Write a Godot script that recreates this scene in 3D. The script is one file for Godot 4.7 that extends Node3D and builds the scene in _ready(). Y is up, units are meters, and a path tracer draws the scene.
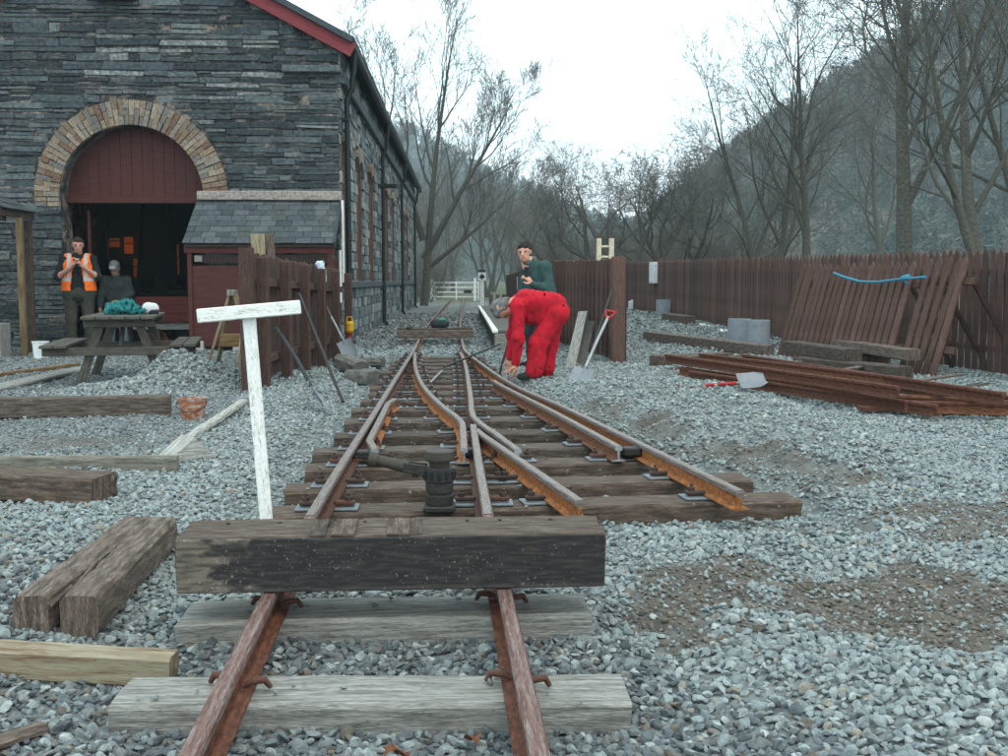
extends Node3D
# A narrow-gauge railway yard at dusk: a turnout under construction, a slate engine shed, fences, bare trees and four people.
# World: the track runs along -z, y = 0 is the yard level, units are metres.

var used := {}
var rng := RandomNumberGenerator.new()
var M := {}
var noise_a := FastNoiseLite.new()
var noise_b := FastNoiseLite.new()

# ------------------------------------------------------------------ mesh builder
class MB:
	var v := PackedVector3Array()
	var n := PackedVector3Array()
	var t := PackedVector2Array()
	var c := PackedColorArray()
	var col := Color(1, 1, 1)
	var colored := false
	func pt(p: Vector3, nn: Vector3, u: Vector2) -> void:
		v.append(p); n.append(nn); t.append(u)
		if colored: c.append(col)
	func tri(a: Vector3, b: Vector3, d: Vector3, ua := Vector2.ZERO, ub := Vector2.ZERO, ud := Vector2.ZERO) -> void:
		var nn := (b - a).cross(d - a).normalized()
		pt(a, nn, ua); pt(d, nn, ud); pt(b, nn, ub)
	func quad(a: Vector3, b: Vector3, d: Vector3, e: Vector3, ua := Vector2.ZERO, ub := Vector2.ZERO, ud := Vector2.ZERO, ue := Vector2.ZERO) -> void:
		tri(a, b, d, ua, ub, ud); tri(a, d, e, ua, ud, ue)
	func squad(p: Array, nn: Array, u: Array) -> void:   # smooth quad, counter-clockwise seen from outside
		for i in [0, 2, 1, 0, 3, 2]: pt(p[i], nn[i], u[i])
	func done() -> ArrayMesh:
		var a := []
		a.resize(Mesh.ARRAY_MAX)
		a[Mesh.ARRAY_VERTEX] = v; a[Mesh.ARRAY_NORMAL] = n; a[Mesh.ARRAY_TEX_UV] = t
		if colored: a[Mesh.ARRAY_COLOR] = c
		var m := ArrayMesh.new()
		m.add_surface_from_arrays(Mesh.PRIMITIVE_TRIANGLES, a)
		return m
	# a convex polygon turned so that it faces away from point o; uv by the face's main direction, u along axis la
	func face(pts: Array, o: Vector3, la: int, us: Vector2) -> void:
		var nn: Vector3 = (pts[1] - pts[0]).cross(pts[2] - pts[0])
		var mid := Vector3.ZERO
		for p in pts: mid += p
		mid /= pts.size()
		if nn.dot(mid - o) < 0: pts.reverse(); nn = -nn
		var ma := nn.abs().max_axis_index()
		var ax := la
		var ay := 3 - la - ma
		if ma == la: ax = (la + 1) % 3; ay = (la + 2) % 3
		var us2 := []
		for p in pts: us2.append(us + Vector2(p[ax], p[ay] + 0.37 * ma))
		for i in range(1, pts.size() - 1): tri(pts[0], pts[i], pts[i + 1], us2[0], us2[i], us2[i + 1])
	# chamfered box of size s centred at o
	func cbox(s: Vector3, b: float, o := Vector3.ZERO, jit := 0.0, r: RandomNumberGenerator = null, us := Vector2.ZERO) -> void:
		var h := s * 0.5
		var la := s.max_axis_index()
		var P := {}
		for i in 8:
			var g := Vector3(1 if i & 1 else -1, 1 if i & 2 else -1, 1 if i & 4 else -1)
			var j := Vector3.ZERO
			if jit > 0.0: j = Vector3(r.randf_range(-1, 1), r.randf_range(-1, 1), r.randf_range(-1, 1)) * jit
			for ax in 3:
				var q := g * (h - Vector3.ONE * b)
				q[ax] = g[ax] * h[ax]
				P[i * 3 + ax] = o + q + j
		for ax in 3:
			var e := 1 << ((ax + 1) % 3)
			var f := 1 << ((ax + 2) % 3)
			for sg in 2:
				var k := (1 << ax) if sg else 0
				face([P[k * 3 + ax], P[(k | e) * 3 + ax], P[(k | e | f) * 3 + ax], P[(k | f) * 3 + ax]], o, la, us)
			if b <= 0.0: continue
			var a1 := (ax + 1) % 3
			var a2 := (ax + 2) % 3
			for q in 4:   # the edges that run along ax
				var k2 := (e if q & 1 else 0) | (f if q & 2 else 0)
				var k3 := k2 | (1 << ax)
				face([P[k2 * 3 + a1], P[k2 * 3 + a2], P[k3 * 3 + a2], P[k3 * 3 + a1]], o, la, us)
		if b > 0.0:
			for i in 8: face([P[i * 3], P[i * 3 + 1], P[i * 3 + 2]], o, la, us)
	# a tube along points with radii
	func tube(p: Array, r: Array, sides: int, capped := true) -> void:
		var m := p.size()
		var up := Vector3.UP
		var d0: Vector3 = (p[1] - p[0]).normalized()
		if absf(d0.y) > 0.9: up = Vector3.RIGHT
		var x := up.cross(d0).normalized()
		var rings := []
		var nrm := []
		var ln := 0.0
		var lens := []
		for i in m:
			var d: Vector3 = (p[mini(i + 1, m - 1)] - p[maxi(i - 1, 0)]).normalized()
			x = (x - d * x.dot(d)).normalized()
			var y := d.cross(x)
			var ring := PackedVector3Array()
			var nr := PackedVector3Array()
			for k in sides:
				var a := TAU * k / sides
				var q := x * cos(a) + y * sin(a)
				ring.append(p[i] + q * r[i]); nr.append(q)
			rings.append(ring); nrm.append(nr)
			if i > 0: ln += (p[i] - p[i - 1]).length()
			lens.append(ln)
		for i in m - 1:
			var ra: PackedVector3Array = rings[i]
			var rb: PackedVector3Array = rings[i + 1]
			var na: PackedVector3Array = nrm[i]
			var nb: PackedVector3Array = nrm[i + 1]
			for k in sides:
				var k2 := (k + 1) % sides
				var u0 := Vector2(lens[i], 0.3 * k / sides)
				var u1 := Vector2(lens[i + 1], 0.3 * k / sides)
				var u2 := Vector2(lens[i + 1], 0.3 * (k + 1) / sides)
				var u3 := Vector2(lens[i], 0.3 * (k + 1) / sides)
				pt(ra[k], na[k], u0); pt(rb[k], nb[k], u1); pt(rb[k2], nb[k2], u2)
				pt(ra[k], na[k], u0); pt(rb[k2], nb[k2], u2); pt(ra[k2], na[k2], u3)
		if capped:
			for k in sides:
				var k2 := (k + 1) % sides
				tri(p[0], rings[0][k2], rings[0][k]); tri(p[m - 1], rings[m - 1][k], rings[m - 1][k2])
	# turned shape: profile of (radius, height)
	func lathe(prof: Array, segs: int, o := Vector3.ZERO) -> void:
		for i in prof.size() - 1:
			var a: Vector2 = prof[i]
			var b: Vector2 = prof[i + 1]
			var e := b - a
			if e.length() < 1e-6: continue
			var nr := Vector2(e.y, -e.x).normalized()
			for k in segs:
				var c0 := Vector3(cos(TAU * k / segs), 0, sin(TAU * k / segs))
				var c1 := Vector3(cos(TAU * (k + 1) / segs), 0, sin(TAU * (k + 1) / segs))
				var up := Vector3.UP
				var n0 := c0 * nr.x + up * nr.y
				var n1 := c1 * nr.x + up * nr.y
				var w := a.x + b.x
				squad([o + c0 * a.x + up * a.y, o + c0 * b.x + up * b.y, o + c1 * b.x + up * b.y, o + c1 * a.x + up * a.y], [n0, n0, n1, n1],
					[Vector2(w * 1.57 * k / segs, a.y), Vector2(w * 1.57 * k / segs, b.y), Vector2(w * 1.57 * (k + 1) / segs, b.y), Vector2(w * 1.57 * (k + 1) / segs, a.y)])
	# polygon in the xy plane pushed from z0 to z1 (z1 > z0)
	func extrude(poly: PackedVector2Array, z0: float, z1: float) -> void:
		if Geometry2D.is_polygon_clockwise(poly): poly.reverse()
		var ix := Geometry2D.triangulate_polygon(poly)
		for i in range(0, ix.size(), 3):
			var a := poly[ix[i]]
			var b := poly[ix[i + 1]]
			var d := poly[ix[i + 2]]
			if (b - a).cross(d - a) < 0: var s := b; b = d; d = s
			tri(Vector3(a.x, a.y, z1), Vector3(b.x, b.y, z1), Vector3(d.x, d.y, z1), a, b, d)
			tri(Vector3(a.x, a.y, z0), Vector3(d.x, d.y, z0), Vector3(b.x, b.y, z0), a, d, b)
		for i in poly.size():
			var a := poly[i]
			var b := poly[(i + 1) % poly.size()]
			quad(Vector3(a.x, a.y, z0), Vector3(b.x, b.y, z0), Vector3(b.x, b.y, z1), Vector3(a.x, a.y, z1),
				Vector2(a.x + a.y, z0), Vector2(b.x + b.y, z0), Vector2(b.x + b.y, z1), Vector2(a.x + a.y, z1))
	# closed profile (x across to the right, y up), counter-clockwise, swept along points
	func sweep(prof: Array, p: Array, up := Vector3.UP) -> void:
		var m := p.size()
		var rings := []
		var ln := [0.0]
		for i in m:
			var d: Vector3 = (p[mini(i + 1, m - 1)] - p[maxi(i - 1, 0)]).normalized()
			var rt := d.cross(up).normalized()
			var u2 := rt.cross(d)
			var k := 1.0
			if i > 0 and i < m - 1:
				k = 1.0 / maxf(0.7, (p[i + 1] - p[i]).normalized().dot(d))
			var ring := []
			for q in prof: ring.append(p[i] + rt * q.x * k + u2 * q.y)
			rings.append(ring)
			if i > 0: ln.append(ln[i - 1] + (p[i] - p[i - 1]).length())
		var s := prof.size()
		for i in m - 1:
			var w := 0.0
			for k in s:
				var k2 := (k + 1) % s
				var w2: float = w + (prof[k2] - prof[k]).length()
				quad(rings[i][k], rings[i + 1][k], rings[i + 1][k2], rings[i][k2], Vector2(ln[i], w), Vector2(ln[i + 1], w), Vector2(ln[i + 1], w2), Vector2(ln[i], w2))
				w = w2
		var pp := PackedVector2Array(prof)
		var ix := Geometry2D.triangulate_polygon(pp)
		for i in range(0, ix.size(), 3):
			var a := ix[i]
			var b := ix[i + 1]
			var d := ix[i + 2]
			if (pp[b] - pp[a]).cross(pp[d] - pp[a]) < 0: var x := b; b = d; d = x
			tri(rings[0][a], rings[0][b], rings[0][d], pp[a], pp[b], pp[d])
			tri(rings[m - 1][a], rings[m - 1][d], rings[m - 1][b], pp[a], pp[d], pp[b])
	# weathered baulk along x, its underside at y = 0: uneven faces, worn edges
	func beam(s: Vector3, sd: int, amp: float, seg := 14, ch := 0.012, skew := 0.02) -> void:
		var nz := FastNoiseLite.new()
		nz.seed = sd; nz.frequency = 1.0
		var h := s.z * 0.5
		var prof := [Vector2(h - ch, 0), Vector2(h, ch), Vector2(h, s.y * 0.5), Vector2(h, s.y - ch), Vector2(h - ch, s.y), Vector2(0, s.y), Vector2(ch - h, s.y), Vector2(-h, s.y - ch), Vector2(-h, s.y * 0.5), Vector2(-h, ch), Vector2(ch - h, 0)]
		var m := prof.size()
		var rings := []
		var us := Vector2(fposmod(sd * 0.731, 3.0), fposmod(sd * 0.377, 1.0))
		for i in seg + 1:
			var x := (float(i) / seg - 0.5) * s.x
			var ring := []
			for k in m:
				var q: Vector2 = prof[k]
				var a := nz.get_noise_3d(x * 2.2, q.x * 9.0, q.y * 9.0) * amp + nz.get_noise_3d(x * 9.0 + 31.0, q.x * 16.0, q.y * 16.0) * amp * 0.6
				var edge := 1.0
				if i == 0 or i == seg: edge = 0.985 - absf(nz.get_noise_2d(k * 5.0, i)) * 0.04
				var q2 := Vector2(q.x * edge, (q.y - s.y * 0.5) * edge + s.y * 0.5) + Vector2(q.x, q.y - s.y * 0.5).normalized() * a
				if q.y < s.y * 0.2: q2.y = maxf(q2.y, 0.0)
				ring.append(Vector3(x + (nz.get_noise_2d(k * 3.0, 77.0 + i) * minf(skew, s.z * .06) if i == 0 or i == seg else 0.0), q2.y, q2.x))
			rings.append(ring)
		var fn := []
		for i in seg:
			var row := []
			for k in m:
				var k2 := (k + 1) % m
				row.append((rings[i][k2] - rings[i][k]).cross(rings[i + 1][k] - rings[i][k]).normalized())
			fn.append(row)
		for i in seg:
			var w := 0.0
			for k in m:
				var k2 := (k + 1) % m
				var w2: float = w + (prof[k2] - prof[k]).length()
				var n0: Vector3 = (fn[maxi(i - 1, 0)][k] + fn[i][k]).normalized() * -1.0
				var n1: Vector3 = (fn[mini(i + 1, seg - 1)][k] + fn[i][k]).normalized() * -1.0
				var x0 := float(i) / seg * s.x
				var x1 := float(i + 1) / seg * s.x
				squad([rings[i][k], rings[i + 1][k], rings[i + 1][k2], rings[i][k2]], [n0, n1, n1, n0], [us + Vector2(x0, w), us + Vector2(x1, w), us + Vector2(x1, w2), us + Vector2(x0, w2)])
				w = w2
		for e in 2:
			var ring: Array = rings[seg * e]
			var mid := Vector3(s.x * (e - 0.5), s.y * 0.5, 0)
			for k in m: face([mid, ring[k], ring[(k + 1) % m]], Vector3(0, s.y * 0.5, 0), 0, us)

# ------------------------------------------------------------------ nodes
func numbered(called: String) -> String:
	if not used.has(called):
		used[called] = 0
		return called
	used[called] += 1
	return "%s_%03d" % [called, used[called]]

func thing(called: String, label: String, category: String, at := Vector3.ZERO, turn := 0.0, group := "") -> Node3D:
	var o := Node3D.new()
	o.name = numbered(called)
	add_child(o)
	o.position = at
	o.rotation.y = turn
	o.set_meta("label", label); o.set_meta("category", category)
	if group: o.set_meta("group", group)
	return o

func part(parent: Node, called: String, mesh: Mesh, m: Material, at := Vector3.ZERO, rot := Vector3.ZERO, sc := Vector3.ONE) -> MeshInstance3D:
	var o := MeshInstance3D.new()
	o.name = called
	o.mesh = mesh
	o.material_override = m
	o.position = at; o.rotation = rot; o.scale = sc
	parent.add_child(o, true)
	return o

func single(called: String, label: String, category: String, mesh: Mesh, m: Material, at := Vector3.ZERO, turn := 0.0, group := "") -> MeshInstance3D:
	var o := part(self, numbered(called), mesh, m, at, Vector3(0, turn, 0))
	o.set_meta("label", label); o.set_meta("category", category)
	if group: o.set_meta("group", group)
	return o

func struct(called: String, mesh: Mesh, m: Material, at := Vector3.ZERO) -> MeshInstance3D:
	var o := part(self, numbered(called), mesh, m, at)
	o.set_meta("kind", "structure")
	o.set_meta("label", called.replace("_", " ")); o.set_meta("category", called.replace("_", " "))
	return o

var box_cache := {}
func cb(s: Vector3, b := 0.006) -> ArrayMesh:
	var key := "%s/%s" % [s, b]
	if not box_cache.has(key):
		var q := MB.new()
		q.cbox(s, b, Vector3.ZERO, 0.0, null, Vector2(fposmod(box_cache.size() * 0.617, 2.0), fposmod(box_cache.size() * 0.283, 1.0)))
		box_cache[key] = q.done()
	return box_cache[key]

# a bar between two points as a part (box section w x t), up hint given
func bar(parent: Node, called: String, a: Vector3, b: Vector3, w: float, t: float, m: Material, up := Vector3.UP, ch := 0.004) -> MeshInstance3D:
	var L := (b - a).length()
	var o := part(parent, called, cb(Vector3(snappedf(L, 0.01), t, w), ch), m)
	var x := (b - a) / L
	if absf(x.dot(up)) > 0.98: up = Vector3.FORWARD
	var z := x.cross(up).normalized()
	o.transform = Transform3D(Basis(x, z.cross(x), z), (a + b) * 0.5)
	return o

func tubemesh(p: Array, r, sides := 8) -> ArrayMesh:
	var q := MB.new()
	var rr := []
	for i in p.size(): rr.append(r[i] if r is Array else r)
	q.tube(p, rr, sides)
	return q.done()

func lathemesh(prof: Array, segs := 20) -> ArrayMesh:
	var q := MB.new()
	q.lathe(prof, segs)
	return q.done()

func beammesh(s: Vector3, sd: int, amp := 0.006, seg := 14, ch := 0.012) -> ArrayMesh:
	var q := MB.new()
	q.beam(s, sd, amp, seg, ch)
	return q.done()

# ------------------------------------------------------------------ textures and materials
func lin(r: float, g: float, b: float) -> Color:
	return Color(r, g, b).linear_to_srgb()

func field(size: int, freq: float, sd: int, oct: int, kind := FastNoiseLite.TYPE_SIMPLEX_SMOOTH) -> PackedByteArray:
	var nz := FastNoiseLite.new()
	nz.seed = sd; nz.frequency = freq / size; nz.noise_type = kind
	nz.fractal_octaves = oct; nz.fractal_gain = 0.55
	var im := nz.get_seamless_image(size, size, false, false, 0.25)
	im.convert(Image.FORMAT_L8)
	return im.get_data()

# colour texture: two noise fields mixed and looked up in a ramp of linear colours
func ramp_tex(size: int, fa: float, fb: float, mixb: float, sd: int, stops: Array, crack := 0.0) -> ImageTexture:
	var a := field(size, fa, sd, 5)
	var b := field(size, fb, sd + 50, 3)
	var cr := field(size, 7.0, sd + 90, 2) if crack > 0.0 else a
	var lut := PackedByteArray()
	for i in 256:
		var x := i / 255.0
		var c0: Array = stops[0]
		var c1: Array = stops[stops.size() - 1]
		for k in stops.size() - 1:
			if x >= stops[k][0] and x <= stops[k + 1][0]: c0 = stops[k]; c1 = stops[k + 1]; break
		var f := clampf((x - c0[0]) / maxf(c1[0] - c0[0], 0.001), 0, 1)
		var cc := lin(lerpf(c0[1], c1[1], f), lerpf(c0[2], c1[2], f), lerpf(c0[3], c1[3], f))
		lut.append(cc.r8); lut.append(cc.g8); lut.append(cc.b8)
	var out := PackedByteArray()
	out.resize(size * size * 3)
	for i in size * size:
		var x := int(clampf(128.0 + (a[i] * (1.0 - mixb) + b[i] * mixb - 127.0) * 1.35, 0.0, 255.0)) * 3
		if crack > 0.0 and absf(cr[i] - 128.0) < crack: x = int(x / 3 * .3) * 3
		out[i * 3] = lut[x]; out[i * 3 + 1] = lut[x + 1]; out[i * 3 + 2] = lut[x + 2]
	var im := Image.create_from_data(size, size, false, Image.FORMAT_RGB8, out)
	return ImageTexture.create_from_image(im)

func bump_tex(size: int, freq: float, sd: int, oct: int, strength: float) -> ImageTexture:
	var im := Image.create_from_data(size, size, false, Image.FORMAT_L8, field(size, freq, sd, oct))
	im.convert(Image.FORMAT_RGBA8)
	im.bump_map_to_normal_map(strength)
	return ImageTexture.create_from_image(im)

func smat(tex: Texture2D, rough: float, sc: Vector3, tri := false, nt: Texture2D = null, ns := 1.0, tint := Color.WHITE, metal := 0.0) -> StandardMaterial3D:
	var m := StandardMaterial3D.new()
	m.albedo_texture = tex
	m.albedo_color = tint
	m.roughness = rough; m.metallic = metal
	m.metallic_specular = 0.35
	m.uv1_scale = sc
	if tri: m.uv1_triplanar = true; m.uv1_world_triplanar = true
	if nt:
		m.normal_enabled = true; m.normal_texture = nt; m.normal_scale = ns
	m.cull_mode = BaseMaterial3D.CULL_DISABLED
	return m

func tinted(m: StandardMaterial3D, r: float, g: float, b: float) -> StandardMaterial3D:
	var q: StandardMaterial3D = m.duplicate()
	q.albedo_color = lin(r, g, b)
	return q

func plain(r: float, g: float, b: float, rough := 0.8, metal := 0.0) -> StandardMaterial3D:
	var q := smat(M.tx_mott, rough, Vector3.ONE * 1.7, true, M.nm_fine, 0.3, lin(r, g, b), metal)
	return q

func make_materials() -> void:
	M.nm_grain = bump_tex(512, 26, 3, 4, 6.0)
	M.nm_fine = bump_tex(256, 22, 5, 4, 4.0)
	M.nm_rock = bump_tex(256, 9, 7, 5, 9.0)
	M.tx_mott = ramp_tex(256, 5, 30, 0.45, 11, [[0, .55, .55, .55], [.5, .85, .85, .85], [1, 1, 1, 1]])
	M.tx_stone = ramp_tex(512, 6, 40, 0.4, 21, [[0, .35, .37, .38], [.4, .7, .72, .73], [.65, 1, 1, 1], [.85, 1.0, .95, .86], [1, 1, 1, 1]])
	var wood := Vector3(0.75, 5.0, 1)
	var tx_creo := ramp_tex(512, 7, 34, 0.4, 31, [[0, .026, .02, .017], [.3, .056, .042, .034], [.55, .092, .07, .058], [.78, .13, .106, .09], [1, .2, .175, .155]], 1.6)
	M.creo = smat(tx_creo, .88, wood, false, M.nm_grain, .8)
	M.creo_b = tinted(M.creo, .72, .7, .68)
	M.creo_c = tinted(M.creo, 1.0, .93, .86)
	M.creo_pale = tinted(M.creo, 1.3, 1.27, 1.25)
	var tx_black := ramp_tex(512, 5, 30, 0.35, 41, [[0, .012, .012, .013], [.45, .022, .021, .022], [.7, .042, .037, .033], [.86, .07, .06, .05], [1, .12, .1, .085]], 1.5)
	M.black_wood = smat(tx_black, .75, Vector3(.4, 3.2, 1), false, M.nm_grain, .6)
	var tx_grey := ramp_tex(512, 8, 44, 0.45, 51, [[0, .07, .068, .06], [.35, .16, .155, .14], [.6, .25, .245, .225], [.85, .33, .325, .3], [1, .4, .39, .365]], 2.6)
	M.grey_wood = smat(tx_grey, .92, Vector3(.5, 6, 1), false, M.nm_grain, .9)
	M.grey_dark = tinted(M.grey_wood, .34, .33, .32)
	var tx_new := ramp_tex(512, 6, 36, 0.35, 61, [[0, .12, .075, .05], [.25, .2, .14, .085], [.5, .27, .245, .165], [.75, .33, .31, .215], [1, .36, .35, .26]], 1.0)
	M.new_wood = smat(tx_new, .85, Vector3(.45, 4.5, 1), false, M.nm_grain, .5)
	M.ply = tinted(M.new_wood, .9, .85, .8)
	M.teak = tinted(M.new_wood, .6, .42, .3)
	var tx_fence := ramp_tex(512, 8, 40, 0.5, 71, [[0, .03, .018, .014], [.4, .072, .04, .032], [.7, .104, .058, .047], [1, .14, .092, .082]], 1.6)
	M.fence = smat(tx_fence, .86, Vector3(.5, 5, 1), false, M.nm_grain, .6)
	M.fence_b = tinted(M.fence, .75, .74, .74)
	M.fence_c = tinted(M.fence, 1.3, 1.25, 1.22)
	M.fence_d = tinted(M.fence, .95, .9, .78)
	M.fence_e = tinted(M.fence, .55, .55, .52)
	var tx_white := ramp_tex(512, 10, 46, 0.5, 81, [[0, .2, .18, .15], [.18, .38, .36, .32], [.34, .66, .66, .63], [1, .78, .79, .77]])
	M.white_paint = smat(tx_white, .6, Vector3(.9, 4, 1), false, M.nm_grain, .35)
	M.white = plain(.72, .74, .74, .6)
	var tx_rust := ramp_tex(512, 7, 50, 0.45, 91, [[0, .035, .016, .01], [.35, .09, .036, .02], [.6, .16, .062, .03], [.85, .24, .1, .045], [1, .3, .16, .09]])
	M.rust = smat(tx_rust, .8, Vector3(2, 6, 1), false, M.nm_fine, .6)
	M.rust_orange = smat(ramp_tex(512, 7, 40, .45, 93, [[0, .07, .026, .012], [.35, .17, .06, .022], [.6, .3, .105, .03], [.85, .4, .17, .055], [1, .42, .24, .12]]), .85, Vector3(2, 6, 1), false, M.nm_fine, .6)
	M.rust_dark = tinted(M.rust, .55, .55, .6)
	M.rust_red = tinted(M.rust, .62, .55, .62)
	var tx_head := ramp_tex(512, 9, 46, 0.5, 101, [[0, .07, .045, .036], [.3, .13, .09, .075], [.5, .17, .135, .12], [.72, .21, .185, .175], [1, .3, .29, .29]])
	M.railhead = smat(tx_head, .5, Vector3(.5, 7, 1), false, M.nm_fine, .4, Color.WHITE, .35)
	var tx_head2 := ramp_tex(512, 9, 40, 0.5, 111, [[0, .06, .024, .018], [.35, .11, .054, .042], [.58, .17, .105, .09], [.78, .21, .18, .175], [1, .29, .275, .28]])
	M.railhead_red = smat(tx_head2, .6, Vector3(.5, 7, 1), false, M.nm_fine, .5, Color.WHITE, .2)
	M.steel = plain(.2, .22, .235, .5, .4)
	M.clip = plain(.075, .05, .042, .7, .3)
	M.clip_red = plain(.12, .055, .04, .75, .2)
	M.iron = plain(.045, .043, .04, .6, .4)
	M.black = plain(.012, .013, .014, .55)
	M.pipe_black = plain(.012, .016, .018, .4)
	M.bright = plain(.33, .345, .355, .45, .5)
	M.stone_tones = []
	var tones := [[.035, .044, .048], [.05, .062, .067], [.062, .077, .082], [.08, .095, .1], [.1, .118, .122], [.13, .148, .15], [.09, .105, .108], [.12, .115, .105], [.16, .175, .175]]
	for q in tones: M.stone_tones.append(smat(M.tx_stone, .85, Vector3.ONE * 1.3, true, M.nm_rock, .8, lin(q[0] * 1.15, q[1] * 1.15, q[2] * 1.15)))
	M.stone_lime = smat(ramp_tex(256, 7, 26, .4, 121, [[0, .07, .08, .085], [.5, .14, .155, .155], [.7, .26, .27, .265], [1, .42, .42, .4]]), .9, Vector3.ONE * 1.6, true, M.nm_rock, .6)
	M.mortar = smat(ramp_tex(512, 5, 30, .3, 131, [[0, .018, .02, .022], [.45, .045, .046, .046], [.6, .15, .125, .108], [1, .3, .25, .215]]), .95, Vector3.ONE * .42, true, M.nm_rock, .8)
	M.brick_tones = []
	for q in [[.27, .2, .14], [.21, .15, .105], [.31, .25, .19], [.18, .105, .075], [.17, .155, .14], [.25, .215, .175]]: M.brick_tones.append(smat(M.tx_stone, .9, Vector3.ONE * 2.5, true, M.nm_rock, .6, lin(q[0], q[1], q[2])))
	M.slates = []
	for q in [[.06, .072, .08], [.078, .09, .098], [.05, .06, .066], [.095, .107, .112], [.07, .078, .078]]: M.slates.append(smat(M.tx_stone, .7, Vector3.ONE * 2.0, true, M.nm_fine, .6, lin(q[0], q[1], q[2])))
	var tx_red := ramp_tex(512, 6, 36, .4, 141, [[0, .034, .009, .008], [.4, .058, .014, .012], [.8, .075, .019, .016], [1, .1, .035, .028]])
	M.red_paint = smat(tx_red, .65, Vector3(.5, 3, 1), true, M.nm_fine, .3)
	M.red_barge = smat(ramp_tex(256, 5, 30, .4, 143, [[0, .13, .02, .022], [.5, .2, .03, .036], [1, .27, .06, .065]]), .6, Vector3(.3, 3, 1), false, M.nm_fine, .3)
	M.red_bright = plain(.32, .012, .012, .5)
	M.concrete = plain(.42, .41, .38, .9)
	M.pipe_grey = plain(.26, .29, .32, .85)
	M.teal = plain(.02, .2, .2, .9)
	M.teal_frame = plain(.06, .2, .24, .6)
	M.blue_rope = plain(.05, .24, .36, .8)
	M.yellow = plain(.6, .33, .01, .5)
	M.skin_vc = StandardMaterial3D.new()
	M.skin_vc.vertex_color_use_as_albedo = true; M.skin_vc.roughness = .6; M.skin_vc.cull_mode = BaseMaterial3D.CULL_DISABLED
	M.cloth_vc = smat(M.tx_mott, .95, Vector3.ONE * 3.0, true, M.nm_fine, .5)
	M.cloth_vc.vertex_color_use_as_albedo = true
	M.bark = smat(ramp_tex(256, 7, 30, .5, 151, [[0, .035, .032, .027], [.5, .085, .08, .066], [.8, .12, .122, .095], [1, .17, .18, .13]]), .95, Vector3(1.5, 4, 1), false, M.nm_rock, .9)
	M.twig = plain(.15, .145, .13, .95)
	M.twig_red = plain(.165, .142, .124, .95)
	var gm := smat(M.tx_stone, .95, Vector3.ONE * .8, true, M.nm_rock, 1.0)
	gm.vertex_color_use_as_albedo = true
	M.ground = gm
	M.pebble = smat(M.tx_stone, .85, Vector3.ONE * 6.0, true, M.nm_rock, .5)
	M.pebble.vertex_color_use_as_albedo = true
	M.glass_dark = StandardMaterial3D.new()
	M.glass_dark.albedo_color = lin(.02, .025, .028); M.glass_dark.roughness = .12
	M.lamp_pane = StandardMaterial3D.new()
	M.lamp_pane.albedo_color = lin(.3, .12, .03); M.lamp_pane.emission_enabled = true
	M.lamp_pane.emission = lin(.8, .2, .03); M.lamp_pane.emission_energy_multiplier = .07
	M.red_barge_dark = tinted(M.red_paint, 1.2, .9, .95)
	M.red_wagon = tinted(M.red_paint, 1.5, 1.1, 1.2)
	M.flash = smat(M.tx_stone, .95, Vector3.ONE * 2.0, true, M.nm_rock, .8, lin(.34, .29, .26))
	M.pebble_far = StandardMaterial3D.new()
	M.pebble_far.vertex_color_use_as_albedo = true; M.pebble_far.roughness = 1.0; M.pebble_far.cull_mode = BaseMaterial3D.CULL_DISABLED

# ------------------------------------------------------------------ terrain
const RE := [[4.4, 1.78], [5.2, 1.74], [5.75, 1.64], [6.5, 1.2], [7.1, 1.02], [8.0, .92], [9.3, .75], [12.0, .5], [15.4, .36], [60.0, .3]]
func right_end(d: float) -> float:
	for i in RE.size() - 1:
		if d < RE[i + 1][0]: return lerpf(RE[i][1], RE[i + 1][1], clampf((d - RE[i][0]) / (RE[i + 1][0] - RE[i][0]), 0, 1))
	return .3

func trench(x: float, d: float) -> float:
	var re := right_end(d)
	return smoothstep(-1.28, -1.02, x) * (1.0 - smoothstep(re + .03, re + .22, x)) * smoothstep(4.45, 4.62, d) * (1.0 - smoothstep(14.9, 15.6, d))

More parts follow.
